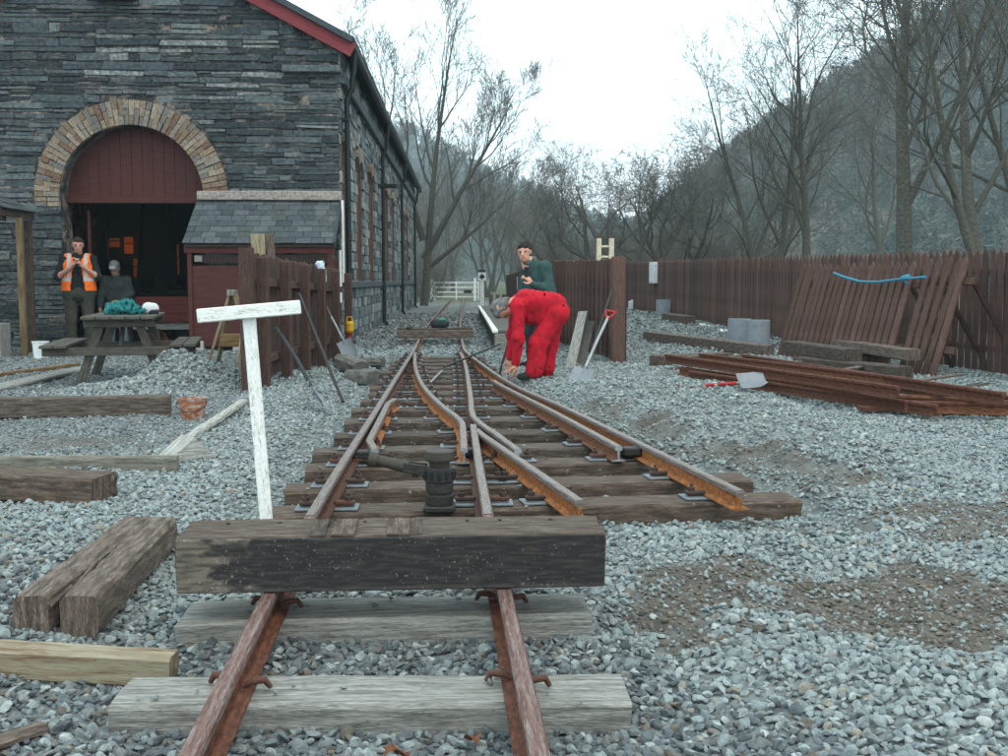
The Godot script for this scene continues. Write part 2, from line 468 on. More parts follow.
func hgt(x: float, z: float) -> float:
	var d := -z
	var y := noise_a.get_noise_2d(x * 4.0, z * 4.0) * .03 + noise_b.get_noise_2d(x * 9.0, z * 9.0) * .016
	if d > 45.0: y *= 1.0 + (d - 45.0) * .05
	if d < 18.0 and d > -3.0 and x > -6.0 and x < 7.0:
		var front := smoothstep(-1.5, -1.1, x) * (1.0 - smoothstep(.55, 1.1, x)) * (1.0 - smoothstep(4.3, 4.6, d))
		y -= .05 * front
		var t := trench(x, d)
		var re := right_end(d)
		var bank := smoothstep(re + .12, re + .5, x) * smoothstep(4.9, 5.7, d) * (1.0 - smoothstep(9.5, 12.5, d)) * (1.0 - smoothstep(2.3, 3.1, x))
		y += bank * (.1 + .07 * noise_b.get_noise_2d(x * 30.0, z * 30.0))
		var hollow := Vector2((x - 1.55) / 1.1, (d - 3.6) / .9).length()
		y -= .06 * (1.0 - smoothstep(.35, 1.0, hollow))
		var spill := Vector2((x - .85) / .45, (d - 3.9) / 1.0).length()
		y += .05 * (1.0 - smoothstep(.2, 1.0, spill))
		var dip := Vector2((x + 1.25) / .35, (d - 9.6) / 1.1).length()
		y += .05 * (1.0 - smoothstep(.6, 1.3, absf(x + 1.75) / .5)) * smoothstep(8.5, 9.2, d) * (1.0 - smoothstep(12., 14., d)) - .05 * (1.0 - smoothstep(.3, 1.0, dip))
		y = lerpf(y, -.085 + noise_b.get_noise_2d(x * 25.0, z * 25.0) * .02, t)
	y += .19 * smoothstep(16.0, 30.0, d) * smoothstep(2.2, 4.5, x)
	# outside the fence the land drifts up towards the valley sides
	y += .00012 * pow(maxf(0.0, d - 75.0), 1.6) + .0009 * pow(maxf(0.0, absf(x) - 30.0), 1.5)
	return y

# what the ground is made of: 0 fresh pale ballast, 1 old dark ballast and dust, and how much bare soil
func soil(x: float, z: float) -> float:
	var d := -z
	var s := 0.0
	var w := noise_b.get_noise_2d(x * 14.0, z * 14.0)
	var p := Vector2((x - 1.5) / 1.0, (d - 3.55) / .55).length() + w * .7
	s = maxf(s, 1.0 - smoothstep(.68, .86, p))
	p = Vector2((x - 2.6) / 1.1, (d - 4.7) / .45).length() + w * .7
	s = maxf(s, .8 - .8 * smoothstep(.5, 1.0, p))
	var re := right_end(d)
	if d > 5.3 and d < 9.0: s = maxf(s, (1.0 - smoothstep(.0, .25, absf(x - re - .3 - w * .2))) * (.65 + w))
	p = Vector2((x + 2.6) / .8, (d - 7.2) / .35).length() + w
	s = maxf(s, .7 - .7 * smoothstep(.4, 1.0, p))
	return clampf(s, 0, 1)

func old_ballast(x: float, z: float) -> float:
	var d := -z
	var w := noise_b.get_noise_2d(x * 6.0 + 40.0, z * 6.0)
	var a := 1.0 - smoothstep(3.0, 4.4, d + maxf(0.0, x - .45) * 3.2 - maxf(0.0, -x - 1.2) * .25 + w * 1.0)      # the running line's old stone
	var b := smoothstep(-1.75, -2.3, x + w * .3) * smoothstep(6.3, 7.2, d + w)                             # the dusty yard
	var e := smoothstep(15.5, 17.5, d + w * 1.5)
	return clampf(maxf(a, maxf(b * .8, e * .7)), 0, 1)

func ground_mesh() -> ArrayMesh:
	var xs := PackedFloat32Array()
	var zs := PackedFloat32Array()
	var x := -7.0
	while x < 8.0: xs.append(x); x += .09
	var st := .12
	while x < 700.0: xs.append(x); x += st; st *= 1.16
	st = .12; x = -7.09
	while x > -700.0: xs.insert(0, x); x -= st; st *= 1.16
	var z := 3.0
	st = .5
	while z > -1.4: zs.append(z); z -= .3
	while z > -15.0: zs.append(z); z -= .085
	st = .12
	while z > -900.0: zs.append(z); z -= st; st *= 1.07
	var q := MB.new()
	q.colored = true
	var P := []
	var C := []
	for j in zs.size():
		var row := PackedVector3Array()
		var cr := PackedColorArray()
		for i in xs.size():
			row.append(Vector3(xs[i], hgt(xs[i], zs[j]), zs[j]))
			var c := Color(.175, .188, .185).lerp(Color(.105, .092, .078), soil(xs[i], zs[j]))
			if zs[j] < -48.0: c = c.lerp(Color(.10, .105, .06), smoothstep(48., 62., -zs[j]))
			if xs[i] > 7.5: c = c.lerp(Color(.11, .1, .065), smoothstep(7.5, 9.0, xs[i]))
			cr.append(c)
		P.append(row); C.append(cr)
	for j in zs.size() - 1:
		for i in xs.size() - 1:
			var a: Vector3 = P[j][i]
			var b: Vector3 = P[j][i + 1]
			var c2: Vector3 = P[j + 1][i + 1]
			var d: Vector3 = P[j + 1][i]
			var nn := (b - a).cross(d - a).normalized()
			for k in [[a, C[j][i]], [d, C[j + 1][i]], [c2, C[j + 1][i + 1]], [a, C[j][i]], [c2, C[j + 1][i + 1]], [b, C[j][i + 1]]]:
				q.v.append(k[0]); q.n.append(nn); q.t.append(Vector2(k[0].x, k[0].z)); q.c.append(k[1])
	return q.done()

# angular broken stone: a ball whose points are pushed back behind random planes
func stone_mesh(sd: int, flat: float, sub := 1) -> ArrayMesh:
	var r := RandomNumberGenerator.new()
	r.seed = sd
	var g := (1.0 + sqrt(5.0)) / 2.0
	var V := [Vector3(-1, g, 0), Vector3(1, g, 0), Vector3(-1, -g, 0), Vector3(1, -g, 0), Vector3(0, -1, g), Vector3(0, 1, g), Vector3(0, -1, -g), Vector3(0, 1, -g), Vector3(g, 0, -1), Vector3(g, 0, 1), Vector3(-g, 0, -1), Vector3(-g, 0, 1)]
	var Fc := [[0, 11, 5], [0, 5, 1], [0, 1, 7], [0, 7, 10], [0, 10, 11], [1, 5, 9], [5, 11, 4], [11, 10, 2], [10, 7, 6], [7, 1, 8], [3, 9, 4], [3, 4, 2], [3, 2, 6], [3, 6, 8], [3, 8, 9], [4, 9, 5], [2, 4, 11], [6, 2, 10], [8, 6, 7], [9, 8, 1]]
	for i in V.size(): V[i] = V[i].normalized()
	for s in sub:
		var F2 := []
		var mids := {}
		for f in Fc:
			var m := []
			for e in 3:
				var a: int = mini(f[e], f[(e + 1) % 3])
				var b: int = maxi(f[e], f[(e + 1) % 3])
				if not mids.has(a * 1000 + b):
					mids[a * 1000 + b] = V.size()
					V.append(((V[a] + V[b]) * .5).normalized())
				m.append(mids[a * 1000 + b])
			F2.append([f[0], m[0], m[2]]); F2.append([f[1], m[1], m[0]]); F2.append([f[2], m[2], m[1]]); F2.append([m[0], m[1], m[2]])
		Fc = F2
	var W := []
	for p in V: W.append(p * r.randf_range(.93, 1.05))
	for k in 9:
		var d := Vector3(r.randf_range(-1, 1), r.randf_range(-1, 1), r.randf_range(-1, 1)).normalized()
		var o := r.randf_range(.45, .8)
		for i in W.size():
			var e: float = W[i].dot(d) - o
			if e > 0: W[i] -= d * e
	var sc := Vector3(r.randf_range(.9, 1.3), flat * r.randf_range(.85, 1.15), r.randf_range(.65, .95))
	var q := MB.new()
	for i in W.size(): W[i] = W[i] * sc
	for f in Fc:
		var a: Vector3 = W[f[0]]
		var b: Vector3 = W[f[1]]
		var c: Vector3 = W[f[2]]
		if (b - a).cross(c - a).length() > 1e-5: q.tri(a, b, c, Vector2(a.x, a.z), Vector2(b.x, b.z), Vector2(c.x, c.z))
	return q.done()

var pebbles := []
func multi(parent: Node, called: String, mesh: Mesh, m: Material, xf: Array, cols: Array) -> void:
	var mm := MultiMesh.new()
	mm.transform_format = MultiMesh.TRANSFORM_3D
	mm.use_colors = true
	mm.mesh = mesh
	mm.instance_count = xf.size()
	for i in xf.size():
		mm.set_instance_transform(i, xf[i]); mm.set_instance_color(i, cols[i])
	var o := MultiMeshInstance3D.new()
	o.name = called
	o.multimesh = mm
	o.material_override = m
	o.set_meta("kind", "stuff")
	parent.add_child(o, true)

func stone_color(f: float, s: float) -> Color:
	var k := rng.randf()
	if rng.randf() < s * .72:   # a clod of earth
		var e := rng.randf_range(.75, 1.25)
		return Color(.165 * e, .142 * e, .12 * e)
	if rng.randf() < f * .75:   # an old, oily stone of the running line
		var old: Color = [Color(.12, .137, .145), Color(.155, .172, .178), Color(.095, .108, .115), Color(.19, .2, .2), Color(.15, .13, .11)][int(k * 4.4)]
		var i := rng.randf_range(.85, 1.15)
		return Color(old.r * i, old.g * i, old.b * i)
	var c := Color(.262, .296, .294)
	if k < .25: c = Color(.205, .237, .24)
	elif k < .4: c = Color(.315, .345, .335)
	elif k < .5: c = Color(.24, .256, .244)
	elif k < .52: c = Color(.4, .42, .405)
	elif k < .55: c = Color(.27, .245, .205)
	var j := rng.randf_range(.86, 1.14)
	return Color(c.r * j, c.g * j, c.b * j)

func gravel() -> void:
	for i in 7: pebbles.append(stone_mesh(100 + i, [.75, .6, .8, .45, .65, .55, .7][i]))
	var X := []
	var C := []
	for i in 7: X.append([]); C.append([])
	var bands := [[-.6, 1.3, .036], [1.3, 4.4, .0235], [4.4, 6.5, .026], [6.5, 10.0, .031], [10.0, 15.5, .043], [15.5, 22.0, .075], [22.0, 36.0, .12]]
	for b in bands:
		var g: float = b[2]
		var d: float = b[0]
		while d < b[1]:
			var x0 := -.55 * d - 2.2
			var x1 := .58 * d + 2.0
			if d > 17.7: x0 = -2.0
			elif d > 14.0: x0 = -7.6
			x1 = minf(x1, 6.6 if d < 22.0 else 5.9)
			var x := x0
			while x < x1:
				var px := x + rng.randf_range(-.5, .5) * g
				var pz := -d + rng.randf_range(-.5, .5) * g
				x += g
				var s := soil(px, pz)
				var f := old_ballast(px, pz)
				var t := trench(px, d)
				var keep := 1.0 - s * .12
				if t > .6: keep *= .8
				var yard := 0.0
				if px < -2.0 and d > 6.6: yard = 1.0; keep *= .75
				if px > .5 and px < 1.75 and d > 16.9: continue
				if rng.randf() > keep: continue
				var r := rng.randf_range(.0095, .0195)
				if rng.randf() < .12: r = rng.randf_range(.018, .027)
				if s > .4: r *= .6
				if yard > 0: r *= .72
				if d > 10.0: r *= 1.25
				if d > 15.5: r *= 1.4
				if d > 22.0: r *= 1.4
				var y := hgt(px, pz) + r * rng.randf_range(-.15, .75)
				var bs := Basis.from_euler(Vector3(rng.randf_range(-.7, .7), rng.randf() * TAU, rng.randf_range(-.7, .7))).scaled(Vector3.ONE * r)
				var k := rng.randi() % 7
				X[k].append(Transform3D(bs, Vector3(px, y, pz)))
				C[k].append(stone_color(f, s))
			d += g
	# chips kicked up onto the sleepers and baulk
	for i in 170:
		var d := rng.randf_range(4.9, 12.0)
		var p := Vector3(rng.randf_range(-.9, right_end(d)), .014, -d)
		if i < 16: p = Vector3(rng.randf_range(-.85, .4), .026, rng.randf_range(-2.81, -2.63))
		elif i < 26: p = Vector3(rng.randf_range(-.85, .4), .026, rng.randf_range(-3.5, -3.32))
		var r := rng.randf_range(.006, .014)
		X[i % 7].append(Transform3D(Basis.from_euler(Vector3(0, rng.randf() * TAU, 0)).scaled(Vector3.ONE * r), p + Vector3(0, r * .4, 0)))
		C[i % 7].append(stone_color(.3, 0))
	var root := thing("gravel", "loose grey slate ballast covering the yard", "gravel")
	root.set_meta("kind", "stuff")
	for i in 7: multi(root, "broken_stone", pebbles[i], M.pebble, X[i], C[i])

func gravel_heap(label: String, at: Vector3, rx: float, rz: float, h: float, n: int) -> void:
	var root := thing("gravel_heap", label, "gravel heap", at, 0.0, "")
	var nz := FastNoiseLite.new()
	nz.seed = int(at.x * 100); nz.frequency = 1.6
	var hf := func(u: float, w: float) -> float:
		var l := Vector2(u, w).length()
		return h * (1.0 - smoothstep(.0, 1.0, l)) * (1.0 + nz.get_noise_2d(u * 1.3, w * 1.3) * .5) - .03
	var q := MB.new()
	q.colored = true
	q.col = Color(.2, .215, .215)
	var N := 26
	for j in N:
		for i in N:
			var p := []
			for k in [[0, 0], [0, 1], [1, 1], [1, 0]]:
				var u: float = (i + k[0]) * 2.0 / N - 1.0
				var w: float = (j + k[1]) * 2.0 / N - 1.0
				p.append(Vector3(u * rx, hf.call(u, w), w * rz))
			q.quad(p[0], p[1], p[2], p[3])
	part(root, "mound", q.done(), M.ground)
	var X := [[], [], []]
	var C := [[], [], []]
	for i in n:
		var a := rng.randf() * TAU
		var l := sqrt(rng.randf()) * 1.02
		var u := cos(a) * l
		var w := sin(a) * l
		var r := rng.randf_range(.013, .03)
		var k := rng.randi() % 3
		X[k].append(Transform3D(Basis.from_euler(Vector3(rng.randf_range(-.8, .8), rng.randf() * TAU, rng.randf_range(-.8, .8))).scaled(Vector3.ONE * r), Vector3(u * rx, maxf(hf.call(u, w), -.03) + r * .4, w * rz)))
		C[k].append(stone_color(.25, 0))
	for k in 3: multi(root, "broken_stone", pebbles[k * 2], M.pebble, X[k], C[k])

# ------------------------------------------------------------------ hills
func hill(called: String, ridge: Array, near_d: float, base_col: Color, sd: int, trees: int, tree_h: float, tcol: Array) -> void:
	# ridge: points (x, height, z) along the crest; the slope comes down towards the yard
	var nz := FastNoiseLite.new()
	nz.seed = sd; nz.frequency = .012; nz.fractal_octaves = 5
	var NU := 90
	var NV := 26
	var P := []
	var at := func(u: float, v: float) -> Vector3:
		var f := u * (ridge.size() - 1)
		var i := mini(int(f), ridge.size() - 2)
		var c: Vector3 = ridge[i].lerp(ridge[i + 1], f - i)
		var foot := Vector3(c.x, 0, c.z) * near_d
		var p := foot.lerp(c, v)
		p.y = c.y * pow(v, 1.25) + nz.get_noise_2d(p.x, p.z) * 6.0 * v * (1.0 - .6 * v) - 1.0
		return p
	for j in NV + 1:
		var row := []
		for i in NU + 1: row.append(at.call(float(i) / NU, float(j) / NV))
		P.append(row)
	var q := MB.new()
	q.colored = true
	for j in NV:
		for i in NU:
			var k := nz.get_noise_2d(P[j][i].x * 2.0 + 300.0, P[j][i].y * 5.0)
			q.col = base_col.lerp(Color(.15, .125, .105), clampf(.35 + k * 1.4, 0, .8))
			q.quad(P[j][i], P[j][i + 1], P[j + 1][i + 1], P[j + 1][i])
	# the far side of the crest, so that the hill is a solid body
	for i in NU:
		var a: Vector3 = P[NV][i]
		var b: Vector3 = P[NV][i + 1]
		q.quad(a, b, Vector3(b.x * 1.25, -2, b.z * 1.25), Vector3(a.x * 1.25, -2, a.z * 1.25))
	struct(called, q.done(), M.ground)
	if trees == 0: return
	var root := thing(called + "_wood", "far wood of bare and evergreen trees covering the " + called.replace("_", " "), "wood")
	root.set_meta("kind", "stuff")
	var X := [[], [], []]
	var C := [[], [], []]
	for i in trees:
		var v := pow(rng.randf_range(.01, 1.0), .75)
		var p: Vector3 = at.call(rng.randf(), v)
		if nz.get_noise_2d(p.x * 2.0 + 300.0, p.y * 5.0) > .22 and v < .8: continue
		var k := rng.randi() % 3
		var s := tree_h * rng.randf_range(.5, 1.2)
		X[k].append(Transform3D(Basis.from_euler(Vector3(0, rng.randf() * TAU, 0)).scaled(Vector3(s * rng.randf_range(.7, 1.1), s, s * rng.randf_range(.7, 1.1))), p))
		var c: Color = tcol[rng.randi() % tcol.size()]
		var j := rng.randf_range(.7, 1.25)
		C[k].append(Color(c.r * j, c.g * j, c.b * j))
	for k in 3: multi(root, "tree_crowns", far_tree(k + sd), M.pebble_far, X[k], C[k])

# a far tree: a ragged cluster of leaf- or twig-clump faces about one unit high
func far_tree(sd: int) -> ArrayMesh:
	var r := RandomNumberGenerator.new()
	r.seed = sd
	var q := MB.new()
	for i in 260:
		var y := pow(r.randf(), .8)
		var w := .42 * (1.0 - absf(y - .42) * 1.35) if sd % 3 else .34 * (1.02 - y)
		var a := r.randf() * TAU
		var l := sqrt(r.randf()) * maxf(w, .03)
		var p := Vector3(cos(a) * l, y, sin(a) * l)
		var d := Vector3(r.randf_range(-1, 1), r.randf_range(-.3, 1), r.randf_range(-1, 1)).normalized() * r.randf_range(.05, .17)
		var e := d.cross(Vector3(r.randf_range(-1, 1), r.randf_range(-1, 1), r.randf_range(-1, 1))).normalized() * r.randf_range(.008, .025)
		q.tri(p - e, p + e, p + d)
	q.tube([Vector3.ZERO, Vector3(0, .7, 0)], [.03, .01], 3, false)
	return q.done()

# ------------------------------------------------------------------ bare trees
func tree_meshes(sd: int, spec: Dictionary) -> Array:
	var r := RandomNumberGenerator.new()
	r.seed = sd
	var trunk := MB.new()
	var limb := MB.new()
	var twig := MB.new()
	var levels: int = spec.get("levels", 4)
	var stack := []
	for s in spec.get("stems", [[Vector3.ZERO, spec.get("dir", Vector3(0, 1, 0)), spec.get("h", 1.0), spec.get("r", 0.1)]]):
		stack.append([s[0], s[1].normalized(), s[2], s[3], 0])
	while stack.size() > 0:
		var b = stack.pop_back()
		var p: Vector3 = b[0]
		var dir: Vector3 = b[1]
		var L: float = b[2]
		var r0: float = b[3]
		var lv: int = b[4]
		var seg: int = [7, 6, 5, 3, 2, 2][lv]
		var gn: float = spec.gnarl * [.35, 1.0, 1.1, .8, .55, .5][lv]
		var pts := [p]
		var rad := [r0]
		var tip: float = [.07, .14, .22, .35, .5, .6][lv]
		for i in seg:
			dir = (dir + Vector3(r.randf_range(-1, 1), r.randf_range(-.7, .8), r.randf_range(-1, 1)) * gn + Vector3(0, spec.up * [.1, 1., .8, .5, .3, .3][lv], 0)).normalized()
			p += dir * L / seg
			pts.append(p)
			rad.append(lerpf(r0, r0 * tip, float(i + 1) / seg))
		var mb: MB = trunk if lv == 0 else (limb if lv <= 2 else twig)
		mb.tube(pts, rad, [9, 6, 4, 3, 3, 3][lv], lv < 2)
		if lv >= levels: continue
		var nk: int = int(spec.kids[lv] * r.randf_range(.8, 1.25) + .5)
		var first: float = spec.get("bare", .3) if lv == 0 else .22
		for k in nk:
			var f := lerpf(first, 1.0, (k + r.randf()) / nk)
			var fi := f * seg
			var i := mini(int(fi), seg - 1)
			var q: Vector3 = pts[i].lerp(pts[i + 1], fi - i)
			var rr: float = lerpf(rad[i], rad[i + 1], fi - i)
			var bd: Vector3 = (pts[i + 1] - pts[i]).normalized()
			var side := bd.cross(Vector3(r.randf_range(-1, 1), r.randf_range(-1, 1), r.randf_range(-1, 1))).normalized()
			var ang: float = spec.get("angle", .9) * r.randf_range(.65, 1.25)
			var nd := (bd * cos(ang) + side * sin(ang)).normalized()
			if lv == 0 and nd.y < .05: nd.y = absf(nd.y) + .15; nd = nd.normalized()
			var sh: float = spec.get("taper", .6)
			var nl: float = L * [spec.get("reach", .62), .6, .58, .6, .5][lv] * r.randf_range(.7, 1.2) * (1.15 - f * .55 if lv == 0 else 1.1 - f * .4)
			stack.append([q, nd, nl, maxf(rr * sh * r.randf_range(.75, 1.0), spec.get("fine", .005)), lv + 1])
	return [trunk.done(), limb.done(), twig.done()]

func tree(label: String, ms: Array, at: Vector3, turn: float, sc: float, group: String, tw: Material, called := "bare_tree") -> Node3D:
	var o := thing(called, label, "tree", Vector3(at.x, hgt(at.x, at.z) - .1, at.z), turn, group)
	part(o, "trunk", ms[0], M.bark, Vector3.ZERO, Vector3.ZERO, Vector3.ONE * sc)
	var c := part(o, "crown", ms[1], M.bark, Vector3.ZERO, Vector3.ZERO, Vector3.ONE * sc)
	part(c, "twigs", ms[2], tw)
	return o

# ------------------------------------------------------------------ smooth bodies
# prims: [a, b, radius a, radius b, colour]; a smooth union of tapered capsules meshed as surface nets
func sdf(mb: MB, prims: Array, cell: float, k: float, wob := 0.0, keep = null) -> void:
	var lo := Vector3.ONE * 1e9
	var hi := -lo
	var pad := cell * 3.0 + k * .5 + wob
	for q in prims:
		var r := maxf(q[2], q[3]) + pad
		lo = lo.min(q[0] - Vector3.ONE * r).min(q[1] - Vector3.ONE * r)
		hi = hi.max(q[0] + Vector3.ONE * r).max(q[1] + Vector3.ONE * r)
	var nx := int((hi.x - lo.x) / cell) + 2
	var ny := int((hi.y - lo.y) / cell) + 2
	var nz := int((hi.z - lo.z) / cell) + 2
	var f := PackedFloat32Array()
	f.resize(nx * ny * nz); f.fill(9.0)
	var best := f.duplicate()
	var who := PackedByteArray()
	who.resize(nx * ny * nz)
	for pi in prims.size():
		var q = prims[pi]
		var a: Vector3 = q[0]
		var ab: Vector3 = q[1] - a
		var l2 := maxf(ab.length_squared(), 1e-9)
		var ra: float = q[2]
		var rd: float = q[3] - ra
		var r := maxf(q[2], q[3]) + pad
		var b0: Vector3 = (a.min(q[1]) - Vector3.ONE * r - lo) / cell
		var b1: Vector3 = (a.max(q[1]) + Vector3.ONE * r - lo) / cell
		for z in range(maxi(0, int(b0.z)), mini(nz, int(b1.z) + 2)):
			for y in range(maxi(0, int(b0.y)), mini(ny, int(b1.y) + 2)):
				var base := (z * ny + y) * nx
				for x in range(maxi(0, int(b0.x)), mini(nx, int(b1.x) + 2)):
					var pa := lo + Vector3(x, y, z) * cell - a
					var t := clampf(pa.dot(ab) / l2, 0.0, 1.0)
					var d := (pa - ab * t).length() - ra - rd * t
					var i := base + x
					if d < best[i]: best[i] = d; who[i] = pi
					var o := f[i]
					var h := clampf(.5 + .5 * (o - d) / k, 0.0, 1.0)
					f[i] = o + (d - o) * h - k * h * (1.0 - h)
	if wob > 0.0:
		var nn := FastNoiseLite.new()
		nn.frequency = 9.0; nn.seed = prims.size(); nn.fractal_octaves = 2
		for z in nz:
			for y in ny:
				for x in nx:
					var i := (z * ny + y) * nx + x
					if absf(f[i]) < cell * 3.0: f[i] += nn.get_noise_3d((lo.x + x * cell) * 1.7, (lo.y + y * cell) * .75, (lo.z + z * cell) * 1.7) * wob
	var vid := {}
	var vp := PackedVector3Array()
	var vn := PackedVector3Array()
	var vc := PackedColorArray()
	var lim := cell * 1.9
	var sx := 1
	var sy := nx
	var sz := nx * ny
	for z in nz - 1:
		for y in ny - 1:
			for x in nx - 1:
				var i := (z * ny + y) * nx + x
				if absf(f[i]) > lim: continue
				var g := [f[i], f[i + 1], f[i + sy], f[i + sy + 1], f[i + sz], f[i + sz + 1], f[i + sz + sy], f[i + sz + sy + 1]]
				var c := 0
				for e in 8: if g[e] < 0.0: c += 1
				if c == 0 or c == 8: continue
				var s := Vector3.ZERO
				var m := 0
				for e in 8:
					for ax in 3:
						if e & (1 << ax): continue
						var e2 := e | (1 << ax)
						if (g[e] < 0.0) != (g[e2] < 0.0):
							var u: float = g[e] / (g[e] - g[e2])
							var p := Vector3(e & 1, (e >> 1) & 1, (e >> 2) & 1)
							p[ax] += u
							s += p; m += 1
				vid[i] = vp.size()
				vp.append(lo + (Vector3(x, y, z) + s / m) * cell)
				vn.append(Vector3(g[1] + g[3] + g[5] + g[7] - g[0] - g[2] - g[4] - g[6], g[2] + g[3] + g[6] + g[7] - g[0] - g[1] - g[4] - g[5], g[4] + g[5] + g[6] + g[7] - g[0] - g[1] - g[2] - g[3]).normalized())
				vc.append(prims[who[i]][4])
	for i in vid:
		var x: int = i % nx
		var y: int = (i / nx) % ny
		var z: int = i / (nx * ny)
		for ax in 3:
			var s1: int = [sy, sz, sx][ax]
			var s2: int = [sz, sx, sy][ax]
			if [y, z, x][ax] == 0 or [z, x, y][ax] == 0: continue
			var st: int = [sx, sy, sz][ax]
			var f0 := f[i]
			var f1 := f[i + st]
			if (f0 < 0.0) == (f1 < 0.0): continue
			if not (vid.has(i - s1) and vid.has(i - s2) and vid.has(i - s1 - s2)): continue
			var ids := [vid[i], vid[i - s1], vid[i - s1 - s2], vid[i - s2]]
			if f0 < 0.0: ids.reverse()
			if keep != null:
				var mid: Vector3 = (vp[ids[0]] + vp[ids[2]]) * .5
				if not keep.call(mid): continue
			for e in [0, 1, 2, 0, 2, 3]:
				var w: int = ids[e]
				mb.v.append(vp[w]); mb.n.append(vn[w]); mb.t.append(Vector2(vp[w].x, vp[w].y)); mb.c.append(vc[w])

func body_mesh(groups: Array) -> ArrayMesh:
	var q := MB.new()
	q.colored = true
	for g in groups: sdf(q, g[0], g[1], g[2], g[3] if g.size() > 3 else 0.0, g[4] if g.size() > 4 else null)
	return q.done()

const SKIN := Color(.42, .21, .15)
# a head at p, facing along the basis z; returns the skin prims
func head_prims(p: Vector3, b: Basis, skin := SKIN) -> Array:
	var o := []
	var dark := Color(.03, .02, .018)
	var lip := Color(skin.r * .8, skin.g * .5, skin.b * .5)
	for q in [[Vector3(0, .035, -.02), Vector3(0, .03, .0), .083, .082, skin], [Vector3(0, .015, .02), Vector3(0, -.065, .035), .074, .056, skin], [Vector3(0, -.09, .062), Vector3(0, -.095, .068), .02, .018, skin],
		[Vector3(0, .01, .092), Vector3(0, -.028, .112), .009, .014, skin], [Vector3(-.032, .03, .078), Vector3(.032, .03, .078), .014, .014, Color(skin.r * .88, skin.g * .82, skin.b * .8)],
		[Vector3(-.032, .009, .084), Vector3(-.03, .009, .085), .008, .008, dark], [Vector3(.032, .009, .084), Vector3(.03, .009, .085), .008, .008, dark],
		[Vector3(-.018, -.06, .088), Vector3(.018, -.06, .088), .008, .008, lip], [Vector3(-.079, .01, -.012), Vector3(-.076, -.022, -.006), .012, .008, skin], [Vector3(.079, .01, -.012), Vector3(.076, -.022, -.006), .012, .008, skin],
		[Vector3(0, -.05, -.02), Vector3(0, -.17, -.035), .056, .062, skin]]:
		o.append([p + b * q[0], p + b * q[1], q[2], q[3], q[4]])
	return o

func hair_prims(p: Vector3, b: Basis, c: Color) -> Array:
	var o := []
	for q in [[Vector3(0, .052, -.03), Vector3(0, .058, .015), .083, .07], [Vector3(0, .0, -.045), Vector3(0, -.035, -.05), .078, .06], [Vector3(-.066, .045, .01), Vector3(-.07, .01, .0), .022, .016], [Vector3(.066, .045, .01), Vector3(.07, .01, .0), .022, .016], [Vector3(-.03, .075, .04), Vector3(.04, .08, .038), .034, .03], [Vector3(0, -.02, -.035), Vector3(0, -.05, -.045), .08, .07]]:
		o.append([p + b * q[0], p + b * q[1], q[2], q[3], c])
	return o

# a hand: wrist point, direction of the fingers, direction the palm faces, +1 where the thumb leaves towards dir x palm
func hand_prims(w: Vector3, dir: Vector3, palm: Vector3, side: float, curl: float, skin := SKIN) -> Array:
	dir = dir.normalized()
	palm = (palm - dir * palm.dot(dir)).normalized()
	var sd := dir.cross(palm) * side
	var o := [[w, w + dir * .05, .026, .03, skin], [w + dir * .04 + sd * .018, w + dir * .085 + sd * .026, .018, .014, skin], [w + dir * .04 - sd * .018, w + dir * .08 - sd * .028, .018, .013, skin], [w + dir * .05, w + dir * .09, .018, .016, skin]]
	for i in 4:
		var k := i - 1.5
		var a := w + dir * (.088 - absf(k - .0) * .004) - sd * k * .02
		var l: float = [.036, .041, .038, .03][i]
		var ang := curl * .5
		var d := dir
		for s in 3:
			d = (dir * cos(ang) + palm * sin(ang)).normalized()
			var b: Vector3 = a + d * l * [1.0, .72, .6][s]
			o.append([a, b, .0095 - s * .0008, .0088 - s * .0008, skin])
			a = b
			ang += curl
	var t := w + dir * .025 + sd * .028
	var t2 := t + (dir * .5 + sd * .75 + palm * .3).normalized() * .042
	var t3 := t2 + (dir * .9 + sd * .1 + palm * .5).normalized() * .036
	o.append([t, t2, .014, .0115, skin]); o.append([t2, t3, .0115, .0095, skin])
	return o

# ------------------------------------------------------------------ a pixel of the photograph to a point on a level plane, or at a depth
const FPX := 1050.0
const EYE := Vector3(0, 1.10, 0)
var cam_basis := Basis.from_euler(Vector3(-atan(97.0 / 1050.0), -atan(41.0 / 1050.0 * cos(atan(97.0 / 1050.0))), 0))
func px(u: float, v: float, y := 0.0) -> Vector3:
	var d := cam_basis * Vector3((u - 504.0) / FPX, -(v - 378.0) / FPX, -1)
	return EYE + d * ((y - EYE.y) / d.y)
func pz(u: float, v: float, z: float) -> Vector3:
	var d := cam_basis * Vector3((u - 504.0) / FPX, -(v - 378.0) / FPX, -1)
	return EYE + d * ((z - EYE.z) / d.z)

# ------------------------------------------------------------------ engine shed
func arch(r: float, cy: float, n: int, a0 := 0.0, a1 := PI) -> Array:
	var o := []
	for i in n + 1: o.append(Vector2(cos(lerpf(a0, a1, float(i) / n)) * r, cy + sin(lerpf(a0, a1, float(i) / n)) * r))
	return o

